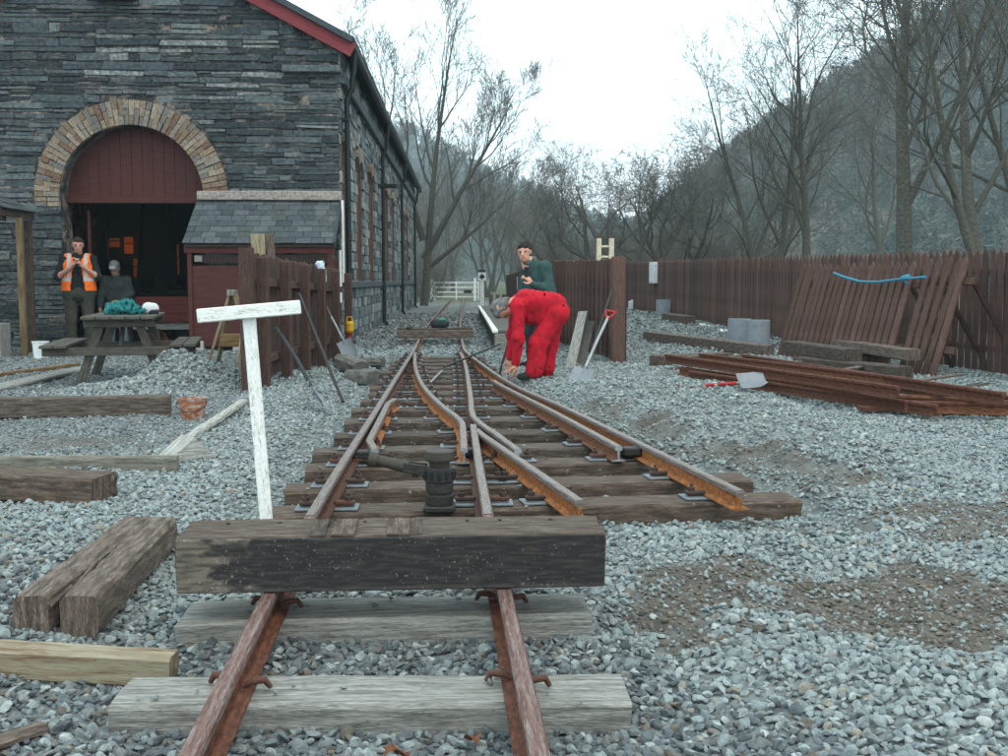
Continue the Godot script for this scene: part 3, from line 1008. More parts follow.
func engine_shed() -> void:
	var o := thing("engine_shed", "long slate-stone engine shed with brick-arched doorway and red bargeboard", "building", Vector3(-5.47, 0, -17.8))
	var HW := 3.42
	var q := MB.new()
	var poly := PackedVector2Array([Vector2(-HW, -.3), Vector2(-1.17, -.3)])
	var ar := arch(1.17, 2.48, 28)
	ar.reverse()
	poly.append_array(PackedVector2Array(ar))
	poly.append_array(PackedVector2Array([Vector2(1.17, -.3), Vector2(HW, -.3), Vector2(HW, 4.95), Vector2(0, 6.76), Vector2(-HW, 4.95)]))
	q.extrude(poly, -.5, -.022)
	var wall := part(o, "front_wall", q.done(), M.mortar)
	# coursed slate stones
	var r := RandomNumberGenerator.new()
	r.seed = 5
	var L := []
	var y := -.05
	while y < 6.6:
		var h := r.randf_range(.06, .14)
		if r.randf() < .12: h = r.randf_range(.13, .19)
		var yc := y + h * .5
		var xm := HW - maxf(0.0, (y + h - 4.92) / .53)
		var e := 0.0
		if y < 2.42: e = 1.17
		elif y < 2.48 + 1.59: e = sqrt(maxf(0.0, 1.6 * 1.6 - pow(maxf(0.0, minf(absf(y - 2.48), absf(y + h - 2.48))), 2)))
		for span in ([[-xm, xm]] if e <= .05 else [[-xm, -e], [e, xm]]):
			var x: float = span[0]
			while x < span[1] - .04:
				var w := r.randf_range(.16, .6)
				if r.randf() < .25: w = r.randf_range(.55, 1.15)
				if span[1] - x - w < .16: w = span[1] - x
				var hh := h
				var yy := yc
				var dice := r.randf()
				var hidden := x > 1.2 and y < 1.6
				if not hidden:
					if dice < .3 and h > .1:   # two thin stones in place of one
						L.append([x + w * .5, yc + h * .25, w, h * .5]); L.append([x + w * .5, yc - h * .25, w, h * .5])
					else: L.append([x + w * .5, yy + r.randf_range(-.008, .008), w, hh * r.randf_range(.8, 1.06)])
				x += w
		y += h
	var var_mesh := []
	for i in 8:
		var b := MB.new()
		b.cbox(Vector3(.5, .12, .1), .008, Vector3.ZERO, .013, r)
		var_mesh.append(b.done())
	for s in L: s.append(s[2] * s[3] if s[0] > -2.25 and s[1] < 5.75 else 0.0)
	L.sort_custom(func(a, b): return a[4] > b[4])
	var rest := MB.new()
	rest.colored = true
	var tz := FastNoiseLite.new()
	tz.frequency = .35; tz.seed = 9
	for i in L.size():
		var s: Array = L[i]
		var gap := r.randf_range(.004, .026)
		var k := int(clampf(r.randfn(2.2, 2.1) + tz.get_noise_2d(s[0], s[1] * 2.0) * 2.0, 0, 8))
		var depth := r.randf_range(-.02, .014)
		if i < 300:
			var m: Material = M.stone_tones[k]
			if s[1] > 4.0 and s[1] < 5.15 and s[0] > -.3 and s[0] < 2.4 and r.randf() < .2: m = M.stone_lime
			part(wall, "stone", var_mesh[r.randi() % 8], m, Vector3(s[0], s[1], -.045 + depth), Vector3(r.randf_range(-.05, .05), r.randf_range(-.03, .03), r.randf_range(-.03, .03)), Vector3(maxf(.05, s[2] - gap) / .5, maxf(.03, s[3] - gap) / .12, 1))
		else:
			var cc: Color = M.stone_tones[k].albedo_color.srgb_to_linear()
			rest.col = cc
			rest.cbox(Vector3(maxf(.05, s[2] - gap), maxf(.03, s[3] - gap), .1), .005, Vector3(s[0], s[1], -.045 + depth), .005, r)
	var rm: StandardMaterial3D = M.stone_tones[0].duplicate()
	rm.albedo_color = Color.WHITE; rm.vertex_color_use_as_albedo = true
	M.stone_vc = rm
	part(o, "small_stonework", rest.done(), rm).set_meta("kind", "stuff")
	part(o, "string_course", cb(Vector3(.95, .11, .3), .012), M.stone_tones[4], Vector3(3.0, 4.56, .0))
	# brick arch, two rings deep
	var NB := 50
	var bm := {}
	for i in NB:
		var a := PI * (i + .5) / NB
		var cut := .26 if i % 2 else .14
		for z in 2:
			var r0 := 1.18 if z == 0 else 1.18 + cut + .008
			var r1 := 1.18 + cut if z == 0 else 1.58
			var w0 := PI / NB * r0 - .01
			var w1 := PI / NB * r1 - .01
			var key := "%s/%s" % [i % 2, z]
			if not bm.has(key):
				var b := MB.new()
				b.extrude(PackedVector2Array([Vector2(r0, -w0 * .5), Vector2(r1, -w1 * .5), Vector2(r1, w1 * .5), Vector2(r0, w0 * .5)]), -.3, .02)
				bm[key] = b.done()
			part(o, "arch_brick", bm[key], M.brick_tones[r.randi() % 6], Vector3(0, 2.48, r.randf_range(-.006, .008)), Vector3(0, 0, a + r.randf_range(-.006, .006)))
	for sx in [-1, 1]:   # springer bricks under the ring
		for row in 2:
			for c in 2: part(o, "arch_brick", cb(Vector3(.19, .068, .3), .006), M.brick_tones[r.randi() % 6], Vector3(sx * (1.28 + c * .2), 2.44 - row * .078, -.13))
	# timber filling of the arch
	var tym := Node3D.new()
	tym.name = "arch_boarding"
	o.add_child(tym)
	var nb := 13
	for i in nb:
		var x0 := -1.17 + 2.34 * i / nb + .003
		var x1 := -1.17 + 2.34 * (i + 1) / nb - .003
		var b := MB.new()
		var pl := PackedVector2Array([Vector2(x0, 2.5), Vector2(x1, 2.5)])
		for k in 5:
			var x := lerpf(x1, x0, k / 4.0)
			pl.append(Vector2(x, 2.48 + sqrt(maxf(.0004, 1.16 * 1.16 - x * x)) + .02))
		b.extrude(pl, -.36, -.33 + (i % 3) * .002)
		part(tym, "board", b.done(), M.red_paint)
	part(tym, "lintel", cb(Vector3(2.34, .12, .14), .01), M.red_paint, Vector3(0, 2.46, -.33))
	# folded-back door leaf
	var leaf := part(o, "door", cb(Vector3(.05, 2.4, .95), .008), M.red_paint, Vector3(-1.02, 1.1, -.95), Vector3(0, .28, 0))
	leaf.set_meta("label", "open red-brown door leaf inside the doorway")
	# roof
	var sl := sqrt(3.7 * 3.7 + 1.96 * 1.96)
	for sx in [-1, 1]:
		var rf := part(o, "roof", cb(Vector3(sl, .1, 28.4), .01), M.slates[0], Vector3(sx * 1.85, 5.98, -13.95), Vector3(0, 0, -sx * atan2(1.96, 3.7)))
		var bb := part(o, "bargeboard", cb(Vector3(sl, .23, .035), .006), M.red_barge, Vector3(sx * 1.84, 5.83, .14), Vector3(0, 0, -sx * atan2(1.96, 3.7)))
		bb.set_meta("label", "red bargeboard along the gable edge")
	# gable hood
	var hood := part(o, "vent_hood", cb(Vector3(.62, .05, .3), .006), M.creo, Vector3(-.15, 5.68, .1), Vector3(.25, 0, 0))
	part(hood, "louvre", cb(Vector3(.5, .5, .06), .006), M.creo_b, Vector3(0, .3, -.06))
	# side wall with its tall windows
	var wz := [-.95, -3.2, -5.9, -10.7, -13.2, -18.7, -20.9]
	var ends := -27.2
	var side := Node3D.new()
	side.name = "side_wall"
	o.add_child(side)
	part(side, "footing", cb(Vector3(.45, 1.35, 26.7), 0.0), M.mortar, Vector3(3.185, .375, -13.85))
	part(side, "upper_wall", cb(Vector3(.45, 1.5, 26.7), 0.0), M.mortar, Vector3(3.185, 4.2, -13.85))
	var edges := [-.5]
	for w in wz: edges.append(w + .45); edges.append(w - .45)
	edges.append(ends)
	for i in range(0, edges.size(), 2):
		var a: float = edges[i]
		var b: float = edges[i + 1]
		if a - b > .02: part(side, "pier", cb(Vector3(.45, 2.4, a - b), 0.0), M.mortar, Vector3(3.185, 2.25, (a + b) * .5))
	for w in wz:
		var wn := part(o, "window", cb(Vector3(.05, 2.4, .9), 0.0), M.fence_c, Vector3(3.365, 2.25, w))
		part(wn, "frame", cb(Vector3(.08, 2.36, .07), .006), M.fence_c, Vector3(.03, 0, .4))
		part(wn, "frame", cb(Vector3(.08, 2.36, .07), .006), M.fence_c, Vector3(.03, 0, -.4))
		part(wn, "mullion", cb(Vector3(.06, 2.36, .05), .006), M.fence_c, Vector3(.03, 0, 0))
		for k in 3: part(wn, "pane", cb(Vector3(.012, .66, .34), 0.0), M.glass_dark, Vector3(.028, -.75 + k * .75, .2))
		for k in 3: part(wn, "pane", cb(Vector3(.012, .66, .34), 0.0), M.glass_dark, Vector3(.028, -.75 + k * .75, -.2))
		for k in 9:
			var a := (k - 4) * .19
			part(wn, "head_brick", cb(Vector3(.2, .26, .1), .008), M.brick_tones[r.randi() % 6], Vector3(.03, 1.18 + .12 + cos(a) * .5 - .5, sin(a) * .62), Vector3(a * 1.1, 0, 0))
	part(side, "sill_band", cb(Vector3(.14, .13, 26.9), .015), M.stone_tones[2], Vector3(3.43, 1.03, -13.7))
	part(side, "corbel_band", cb(Vector3(.2, .2, 27.2), .02), M.stone_tones[2], Vector3(3.44, 4.44, -13.6))
	var sb := MB.new()
	sb.colored = true
	y = -.1
	while y < 4.93:
		var h := r.randf_range(.1, .22)
		var z := -.02
		while z > ends:
			var w := r.randf_range(.16, .5) * (1.0 + .03 * -z)
			var skip := false
			for c in wz:
				if y + h > 1.1 and y < 3.55 and z - w < c + .52 and z > c - .52: skip = true
			if not skip:
				var cc: Color = M.stone_tones[r.randi() % 9].albedo_color.srgb_to_linear()
				sb.col = Color(cc.r * 1.5, cc.g * 1.5, cc.b * 1.5)
				if r.randf() < .1: sb.col = Color(.3, .3, .28)
				sb.cbox(Vector3(.09, h - .014, w - .014), .006, Vector3(3.40 + r.randf_range(-.015, .02), y + h * .5, z - w * .5), .008, r)
			z -= w
		y += h
	part(side, "rubble_stonework", sb.done(), M.stone_vc).set_meta("kind", "stuff")
	# gutter and downpipes
	part(o, "gutter", tubemesh([Vector3(3.66, 4.95, .1), Vector3(3.66, 4.93, -27.9)], .065, 8), M.pipe_black)
	for z in [-.3, -8.2, -16.2, -25.2]:
		var dp := part(o, "downpipe", tubemesh([Vector3(3.66, 4.93, z), Vector3(3.66, 4.62, z), Vector3(3.62, 4.45, z), Vector3(3.62, 4.3, z), Vector3(3.53, 4.15, z), Vector3(3.53, .1, z), Vector3(3.62, .03, z)], .045, 8), M.pipe_black)
		for k in 3: part(dp, "bracket", cb(Vector3(.12, .05, .13), .006), M.pipe_black, Vector3(3.51, .9 + k * 1.45, z))
	part(o, "wall_bracket", cb(Vector3(.5, .1, .12), .01), M.black, Vector3(3.65, 3.35, -7.6))
	# inside: floor, far walls, a partition with lamp-lit panes
	part(o, "shed_floor", cb(Vector3(6.7, .2, 27), 0.0), M.mortar, Vector3(-.1, -.25, -13.8))
	part(o, "left_wall", cb(Vector3(.45, 5.4, 27.2), 0.0), M.mortar, Vector3(-3.195, 2.3, -13.75))
	var bw := MB.new()
	bw.extrude(PackedVector2Array([Vector2(-3.38, -.3), Vector2(3.38, -.3), Vector2(3.38, 4.93), Vector2(0, 6.72), Vector2(-3.38, 4.93)]), -27.6, -27.2)
	part(o, "back_wall", bw.done(), M.mortar)
	var pw := Node3D.new()
	pw.name = "partition"
	o.add_child(pw)
	part(pw, "partition_board", cb(Vector3(5.9, 4.9, .08), 0.0), M.black, Vector3(-.01, 2.3, -7.0))  # black board colour stands in for the dark inside the shed
	for w in [[-2.56, 1.98, .24, .2], [-2.24, 1.92, .2, .38], [-2.08, 1.4, .13, .42], [-1.12, 1.6, .04, .7]]:
		var pn := part(pw, "window_pane", cb(Vector3(w[2], w[3], .012), 0.0), M.lamp_pane, Vector3(w[0], w[1], -6.94))
		pn.set_meta("label", "orange lamp-lit pane deep inside the shed")
		part(pn, "glazing_bar", cb(Vector3(w[2] + .04, .03, .03), .004), M.creo_b, Vector3(0, .04, .012))
	# props, bench and clutter added as dark silhouettes to break up the lit panes
	for w in [[-2.75, -2.2, .5], [-2.38, -2.3, 0.0], [-1.9, -1.2, .3], [-.9, -1.0, .1], [.3, -.6, 1.0]]: bar(pw, "silhouette_prop", Vector3(w[0], -.15, -6.2), Vector3(w[1], 4.2, -5.0), .09, .09, M.black)
	part(pw, "workbench", cb(Vector3(3.2, .1, .7), .01), M.creo_b, Vector3(-1.0, .85, -5.6))
	for k in 7: part(pw, "bench_clutter", beammesh(Vector3(.2 + .07 * (k % 3), .14 + .06 * ((k * 5) % 4), .2), 700 + k, .03, 6, .03), M.iron, Vector3(-2.4 + k * .42, .9, -5.6), Vector3(0, k * .7, 0))
	var lamp := OmniLight3D.new()
	lamp.name = "partition_lamp"
	lamp.light_color = Color(1, .5, .15); lamp.light_energy = .03; lamp.light_size = .15; lamp.omni_range = 12; lamp.shadow_enabled = true
	lamp.position = Vector3(-2.2, 1.9, -6.7)
	o.add_child(lamp)

func lean_to() -> void:
	var o := thing("lean_to_store", "low red lean-to store with slate roof against the shed", "shed", Vector3(-3.21, 0, -17.3))
	var r := RandomNumberGenerator.new()
	r.seed = 12
	# local: x -1.16..1.16, z -.47 (wall) .. +.5 (front)
	part(o, "front_panel", cb(Vector3(2.24, 1.28, .05), .006), M.red_paint, Vector3(0, .70, .42))
	part(o, "side_panel", cb(Vector3(.05, 1.42, .84), .006), M.red_paint, Vector3(-1.11, .77, -.03))
	part(o, "side_panel", cb(Vector3(.05, 1.42, .84), .006), M.red_paint, Vector3(1.11, .77, -.03))
	part(o, "fascia", cb(Vector3(2.36, .13, .06), .008), M.red_barge_dark, Vector3(0, 1.60, .46))
	part(o, "corner_post", cb(Vector3(.07, 1.5, .07), .008), M.red_paint, Vector3(-1.1, .8, .44))
	part(o, "corner_post", cb(Vector3(.07, 1.5, .07), .008), M.red_paint, Vector3(1.1, .8, .44))
	var vent := part(o, "vent_grille", cb(Vector3(2.0, .13, .03), .0), M.black, Vector3(.08, 1.45, .43))
	for i in 40: part(vent, "vent_bar", cb(Vector3(.014, .13, .012), .0), M.rust_dark, Vector3(-.98 + i * .05, 0, .02))
	part(o, "vent_block", cb(Vector3(.12, .1, .05), .008), M.grey_wood, Vector3(-.96, 1.45, .455))
	for i in 4: part(o, "plinth_block", cb(Vector3(.22, .24, .2), .015), M.concrete, Vector3(-1.02 + i * .68, .03, .40))
	# slates
	var slope := atan2(.76, 1.06)
	var rows := 8
	part(o, "roof_deck", cb(Vector3(2.3, .025, 1.30), 0.0), M.creo_b, Vector3(0, 2.02, .02), Vector3(slope, 0, 0))
	for j in rows:
		var f := (j + .5) / rows
		var x := -1.18 - (.12 if j % 2 else 0.0)
		while x < 1.16:
			var w := r.randf_range(.2, .27)
			var a := maxf(x, -1.18)
			var b := minf(x + w, 1.18)
			if b - a > .04:
				part(o, "slate", cb(Vector3(snappedf(b - a - .006, .01), .012, .235), .003), M.slates[r.randi() % 5], Vector3((a + b) * .5, lerpf(2.43, 1.68, f) + .026 + r.randf_range(0, .005), lerpf(-.49, .56, f)), Vector3(slope - .05 + r.randf_range(-.01, .01), r.randf_range(-.012, .012), 0))
			x += w
	var fl := part(o, "mortar_flashing", beammesh(Vector3(2.36, .15, .14), 61, .01, 18), M.flash, Vector3(.02, 2.43, -.43))
	fl.set_meta("label", "pale mortar fillet along the top of the slate roof")
	bar(o, "verge_slate", Vector3(1.185, 2.44, -.48), Vector3(1.185, 1.67, .58), .1, .03, M.slates[2], Vector3.RIGHT)
	var vb := part(o, "verge_board", cb(Vector3(.03, 1.35, .14), .004), M.white_paint, Vector3(1.23, 1.75, -.3))
	vb.set_meta("label", "white verge board")
	part(o, "white_pipe", tubemesh([Vector3(1.21, 1.6, .0), Vector3(1.21, .75, .0)], .025, 8), M.white)

func left_shelter() -> void:
	var o := thing("slate_porch", "timber porch with slate roof and teal window frame beside the orange vest", "porch", Vector3(-7.4, 0, -16.1))
	var r := RandomNumberGenerator.new()
	r.seed = 3
	var a := atan(.5)
	part(o, "roof_deck", cb(Vector3(2.1, .06, 1.2), .005), M.creo_b, Vector3(-.16, 2.62, .1), Vector3(0, 0, -a))
	for j in 9:
		for i in 6:
			var x := .78 - j * .21
			part(o, "slate", cb(Vector3(.26, .014, .196), .003), M.slates[r.randi() % 3], Vector3(x - .02, 2.665 - (x + .16) * .5 + r.randf_range(0, .005), -.4 + i * .2), Vector3(0, r.randf_range(-.01, .01), -a + .05))
	part(o, "eaves_board", cb(Vector3(.04, .14, 1.22), .006), M.creo_b, Vector3(.79, 2.1, .1))
	part(o, "front_beam", cb(Vector3(1.6, .16, .1), .008), M.creo_b, Vector3(-.1, 2.06, .3))
	part(o, "post", cb(Vector3(.085, 2.05, .085), .008), M.post_wood, Vector3(.86, 1.0, .2))
	part(o, "rear_post", cb(Vector3(.1, 2.05, .1), .008), M.creo_b, Vector3(.7, 1.0, -.5))
	part(o, "wall", cb(Vector3(.06, 2.0, 1.0), .005), M.creo_b, Vector3(-.2, 1.0, -.2))
	var w := part(o, "window_frame", cb(Vector3(.7, .9, .06), .006), M.teal_frame, Vector3(.12, 1.5, .22))
	part(w, "pane", cb(Vector3(.56, .76, .02), .0), M.glass_dark, Vector3(0, 0, .03))
	part(o, "window_sill", cb(Vector3(.8, .05, .16), .006), M.teal_frame, Vector3(.05, 1.02, .25))
	part(o, "lower_boarding", cb(Vector3(.8, .96, .05), .006), M.creo_b, Vector3(-.0, .5, .2))
	var b := thing("planter_box", "weathered timber box on the ground beneath the teal window", "box", Vector3(-6.86, hgt(-6.86, -15.6), -15.6))
	part(b, "side", cb(Vector3(.36, .5, .03), .005), M.grey_wood, Vector3(0, .25, .16))
	part(b, "side", cb(Vector3(.36, .5, .03), .005), M.grey_wood, Vector3(0, .25, -.16))
	part(b, "end", cb(Vector3(.03, .5, .29), .005), M.grey_wood, Vector3(.165, .25, 0))
	part(b, "end", cb(Vector3(.03, .5, .29), .005), M.grey_wood, Vector3(-.165, .25, 0))
	part(b, "soil", cb(Vector3(.3, .04, .28), .0), M.creo_b, Vector3(0, .44, 0))

func wagon() -> void:
	var o := thing("red_wagon", "low red open wagon standing inside the shed doorway", "wagon", Vector3(-4.95, -.15, -19.3))
	for i in 3: part(o, "side_plank", cb(Vector3(1.7, .145, .04), .006), M.red_wagon, Vector3(0, .6 + i * .15, .5))
	for i in 3: part(o, "side_plank", cb(Vector3(1.7, .145, .04), .006), M.red_wagon, Vector3(0, .6 + i * .15, -.5))
	for s in [-1, 1]: part(o, "end_board", cb(Vector3(.04, .45, .95), .006), M.red_wagon, Vector3(s * .83, .75, 0))
	part(o, "floor_board", cb(Vector3(1.66, .04, .98), .004), M.creo, Vector3(0, .53, 0))
	for s in [-1, 1]: part(o, "solebar", cb(Vector3(1.8, .12, .08), .008), M.grey_wood, Vector3(0, .45, s * .42))
	part(o, "buffer_block", cb(Vector3(.26, .16, .14), .012), M.grey_wood, Vector3(.35, .42, .56))
	for sx in [-1, 1]:
		for sz in [-1, 1]:
			part(o, "wheel", lathemesh([Vector2(.02, -.03), Vector2(.19, -.03), Vector2(.2, .03), Vector2(.16, .03), Vector2(.15, .0), Vector2(.02, .0)], 18), M.rust_dark, Vector3(sx * .5, .2, sz * .36), Vector3(PI / 2, 0, 0))
		part(o, "axle", tubemesh([Vector3(sx * .5, .2, -.36), Vector3(sx * .5, .2, .36)], .03), M.rust_dark)
		part(o, "axlebox", cb(Vector3(.16, .22, .1), .01), M.iron, Vector3(sx * .5, .3, .42))
	var t := MB.new()
	t.colored = true
	sdf(t, [[Vector3(-.2, .06, 0), Vector3(.2, .06, .05), .09, .07, Color(.02, .17, .17)], [Vector3(-.1, .12, -.05), Vector3(.12, .17, .02), .07, .06, Color(.02, .17, .17)]], .015, .04, .03)
	single("folded_tarpaulin", "teal folded tarpaulin lying in the red wagon inside the shed", "tarpaulin", t.done(), M.cloth_vc, Vector3(-4.75, .40, -19.25))

# ------------------------------------------------------------------ fences
# picket fence along points (x, top, z); side = +1 puts the pickets on the right of the run
func picket(parent: Node3D, mesh: Mesh, m: Material, p: Vector3, yaw: float, tilt: float, sc: float) -> void:
	part(parent, "picket", mesh, m, p, Vector3(0, yaw, tilt), Vector3(1, sc, 1))

func pointed(w: float, h: float, t: float, tip: float) -> ArrayMesh:
	var q := MB.new()
	q.extrude(PackedVector2Array([Vector2(-w / 2, 0), Vector2(w / 2, 0), Vector2(w / 2, h - tip), Vector2(0, h), Vector2(-w / 2, h - tip)]), -t / 2, t / 2)
	# grain runs up the board
	for i in q.t.size(): q.t[i] = Vector2(q.v[i].y, q.v[i].x + .37 * absf(q.n[i].x))
	return q.done()

func fence_run(o: Node3D, a: Vector3, b: Vector3, pitch: float, w: float, mesh: Mesh, mats: Array, r: RandomNumberGenerator, hit_miss := false, post_every := 2.4, side := 1.0) -> void:
	# a, b: ground points with y = top height; o sits at the world origin of a
	var d := Vector3(b.x - a.x, 0, b.z - a.z)
	var L := d.length()
	d /= L
	var yaw := atan2(-d.z, d.x)
	var nrm := Vector3(-d.z, 0, d.x) * side
	var base := o.position
	var n := roundi(L / pitch)
	for i in n:
		var s := (i + .5) * L / n
		var p := Vector3(a.x, 0, a.z) + d * s
		var top := lerpf(a.y, b.y, s / L) + r.randf_range(-.014, .014)
		var gy := hgt(p.x, p.z) + .03
		var off := .036
		if hit_miss and i % 2: off = -.036
		picket(o, mesh, mats[r.randi() % mats.size()], p + nrm * off - base + Vector3(0, gy, 0), yaw, r.randf_range(-.012, .012), top - gy)
	var np := int(ceil(L / post_every))
	for i in np + 1:
		var s := minf(L, i * L / np)
		var p := Vector3(a.x, 0, a.z) + d * s
		var top := lerpf(a.y, b.y, s / L)
		part(o, "post", cb(Vector3(.1, snappedf(top + .3, .02), .1), .008), mats[0], p - nrm * .105 - base + Vector3(0, (top - .3) * .5 - .05, 0), Vector3(0, yaw, 0))
	for k in 2:
		for i in np:
			var p0 := Vector3(a.x, 0, a.z) + d * (i * L / np)
			var p1 := Vector3(a.x, 0, a.z) + d * ((i + 1) * L / np)
			var y0 := .3 if k == 0 else lerpf(a.y, b.y, float(i) / np) - .28
			var y1 := .3 if k == 0 else lerpf(a.y, b.y, float(i + 1) / np) - .28
			bar(o, "rail", p0 + Vector3(0, y0, 0) - base, p1 + Vector3(0, y1, 0) - base, .045, .085, mats[1 % mats.size()])

func fences() -> void:
	var r := RandomNumberGenerator.new()
	r.seed = 31
	var mats := [M.fence_b, M.fence, M.fence, M.fence_c, M.fence_d]
	var pk := pointed(.125, 1.0, .02, .055)
	var A := Vector3(6.55, 1.46, -4.5)
	var f := thing("picket_fence", "long dark brown pointed picket fence behind the rail pile", "fence", Vector3(6.3, 0, -12))
	fence_run(f, Vector3(6.36, 1.47, -8.6), Vector3(6.23, 1.48, -12.0), .165, .125, pk, mats, r, false, 2.4, -1.0)
	fence_run(f, Vector3(6.23, 1.48, -12.0), Vector3(5.35, 1.73, -34.0), .17, .125, pk, mats, r, false, 2.4, -1.0)
	# return fence by the platform
	var f2 := thing("platform_fence", "dark brown close-boarded fence beside the platform, ending in a stout post", "fence", Vector3(2.1, 0, -14.2))
	var wide := pointed(.16, 1.0, .022, .012)
	var m2 := [M.fence_b, M.fence, M.fence_d, M.fence_b]
	fence_run(f2, Vector3(2.08, 1.40, -14.35), Vector3(1.60, 1.48, -20.0), .155, .16, wide, m2, r, true, 1.9, -1.0)
	fence_run(f2, Vector3(1.60, 1.44, -20.0), Vector3(1.40, 1.28, -33.0), .17, .16, wide, m2, r, false, 2.4, -1.0)
	part(f2, "end_post", beammesh(Vector3(1.75, .17, .17), 91, .004), M.fence_c, Vector3(.085, .555, 0), Vector3(0, 0, PI / 2))
	var no := single("fence_notice", "small white notice fixed to the platform fence behind the green jacket", "notice", cb(Vector3(.02, .32, .24), .003), M.white, Vector3(1.40, 1.05, -27.2), -.03)
	part(no, "print", cb(Vector3(.004, .2, .14), 0.0), M.black, Vector3(-.011, 0.02, 0))
	# left fence by the lean-to
	var f3 := thing("board_fence", "dark brown board fence with shovels against it, in front of the lean-to", "fence", Vector3(-2.1, 0, -10.3))
	fence_run(f3, Vector3(-2.07, 1.38, -10.45), Vector3(-1.74, 1.26, -15.1), .13, .125, pointed(.125, 1.0, .02, .01), m2, r, false, 1.15, -1.0)
	part(f3, "end_post", beammesh(Vector3(1.62, .13, .14), 92, .004), M.fence_b, Vector3(.075, .61, 0), Vector3(0, 0, PI / 2))
	# the loose panels leaning by the fence
	loose_panel("loose fence panel of brown pickets leaning behind the timbers", Vector3(4.55, 0, -15.0), Vector3(5.22, 0, -12.65), Vector3(.36, 1.33, -.12), 19, mats, r)
	loose_panel("narrow loose fence panel with ragged boards beside the wide one", Vector3(5.26, 0, -12.45), Vector3(5.42, 0, -11.75), Vector3(.40, 1.36, -.1), 5, mats, r)

func loose_panel(label: String, a: Vector3, b: Vector3, rise: Vector3, n: int, mats: Array, r: RandomNumberGenerator) -> void:
	var o := thing("picket_hurdle", label, "fence panel", Vector3(a.x, hgt(a.x, a.z), a.z))
	var d := (b - a)
	var L := d.length()
	d /= L
	var up := rise.normalized()
	var H := rise.length()
	var nr := up.cross(d).normalized()
	if nr.x > 0: nr = -nr
	var mesh := pointed(.1, 1.0, .022, .05)
	for i in n:
		var p := d * (L * (i + .5) / n)
		var x := d.rotated(nr, r.randf_range(-.02, .02) if n > 8 else r.randf_range(-.06, .06))
		var y := nr.cross(x).normalized()
		if y.y < 0: y = -y
		var m := part(o, "picket", mesh, mats[1 + r.randi() % (mats.size() - 1)])
		m.transform = Transform3D(Basis(x, y * (H + r.randf_range(-.02, .02)), x.cross(y)), p + nr * .02)
	for f in [.22, .8]: bar(o, "rail", up * H * f - d * .05 - nr * .03, up * H * f + d * (L + .12) - nr * .03, .045, .085, M.fence_d, up)
	for f in [.12, .92]: bar(o, "strut", up * H * .86 + d * L * f - nr * .08, d * L * f + Vector3(rise.x * 2.6, .02, 0), .07, .05, M.fence_e)

# ------------------------------------------------------------------ track
const ORD := ["first", "second", "third", "fourth", "fifth", "sixth", "seventh", "eighth", "ninth", "tenth", "eleventh", "twelfth", "thirteenth", "fourteenth", "fifteenth", "sixteenth", "seventeenth"]
var track_rails := []
func spline(p: Array, n: int) -> Array:
	var o := []
	for i in p.size() - 1:
		var a: Vector2 = p[maxi(i - 1, 0)]
		var b: Vector2 = p[i]
		var c: Vector2 = p[i + 1]
		var d: Vector2 = p[mini(i + 2, p.size() - 1)]
		for k in n: o.append(b.cubic_interpolate(c, a, d, float(k) / n))
	o.append(p[p.size() - 1])
	return o

# points (x, z) of the rail's centre line; y is the underside of the foot
func rail(label: String, pts: Array, y0: float, y1: float, head: Material, web: Material, foot: Material, group := "", fixed := true, called := "rail", sawn := false) -> Node3D:
	var a: Vector2 = pts[0]
	var o := thing(called, label, "rail", Vector3(a.x, y0, a.y), 0.0, group)
	var path := []
	var total := 0.0
	for i in range(1, pts.size()): total += (pts[i] - pts[i - 1]).length()
	var run := 0.0
	for i in pts.size():
		if i > 0: run += (pts[i] - pts[i - 1]).length()
		path.append(Vector3(pts[i].x - a.x, (y1 - y0) * run / total, pts[i].y - a.y))
	for k in 3:
		var q := MB.new()
		q.sweep([[Vector2(-.0205, .066), Vector2(-.005, .0605), Vector2(.005, .0605), Vector2(.0205, .066), Vector2(.0225, .071), Vector2(.0225, .088), Vector2(.017, .0945), Vector2(-.017, .0945), Vector2(-.0225, .088), Vector2(-.0225, .071)],
			[Vector2(-.0065, .0125), Vector2(.0065, .0125), Vector2(.0065, .062), Vector2(-.0065, .062)],
			[Vector2(-.0425, 0), Vector2(.0425, 0), Vector2(.0425, .007), Vector2(.012, .016), Vector2(-.012, .016), Vector2(-.0425, .007)]][k], path)
		part(o, ["head", "web", "foot"][k], q.done(), [head, web, foot][k])
	if sawn:
		var dd: Vector3 = (path[1] - path[0]).normalized()
		var q := MB.new()
		q.sweep([Vector2(-.042, 0), Vector2(.042, 0), Vector2(.042, .007), Vector2(.0065, .015), Vector2(.0065, .062), Vector2(.022, .068), Vector2(.022, .088), Vector2(.017, .094), Vector2(-.017, .094), Vector2(-.022, .088), Vector2(-.022, .068), Vector2(-.0065, .062), Vector2(-.0065, .015), Vector2(-.042, .007)], [-dd * .003, -dd * .001])
		part(o, "sawn_end", q.done(), M.bright).set_meta("label", "bright freshly sawn rail end")
	if fixed: track_rails.append(pts)
	return o

func along(pts: Array, d: float) -> float:   # x of a rail at depth d
	for i in pts.size() - 1:
		var a: Vector2 = pts[i]
		var b: Vector2 = pts[i + 1]
		if (-a.y - d) * (-b.y - d) <= 0.0 and absf(a.y - b.y) > 1e-6: return lerpf(a.x, b.x, (-d - a.y) / (b.y - a.y))
	return INF

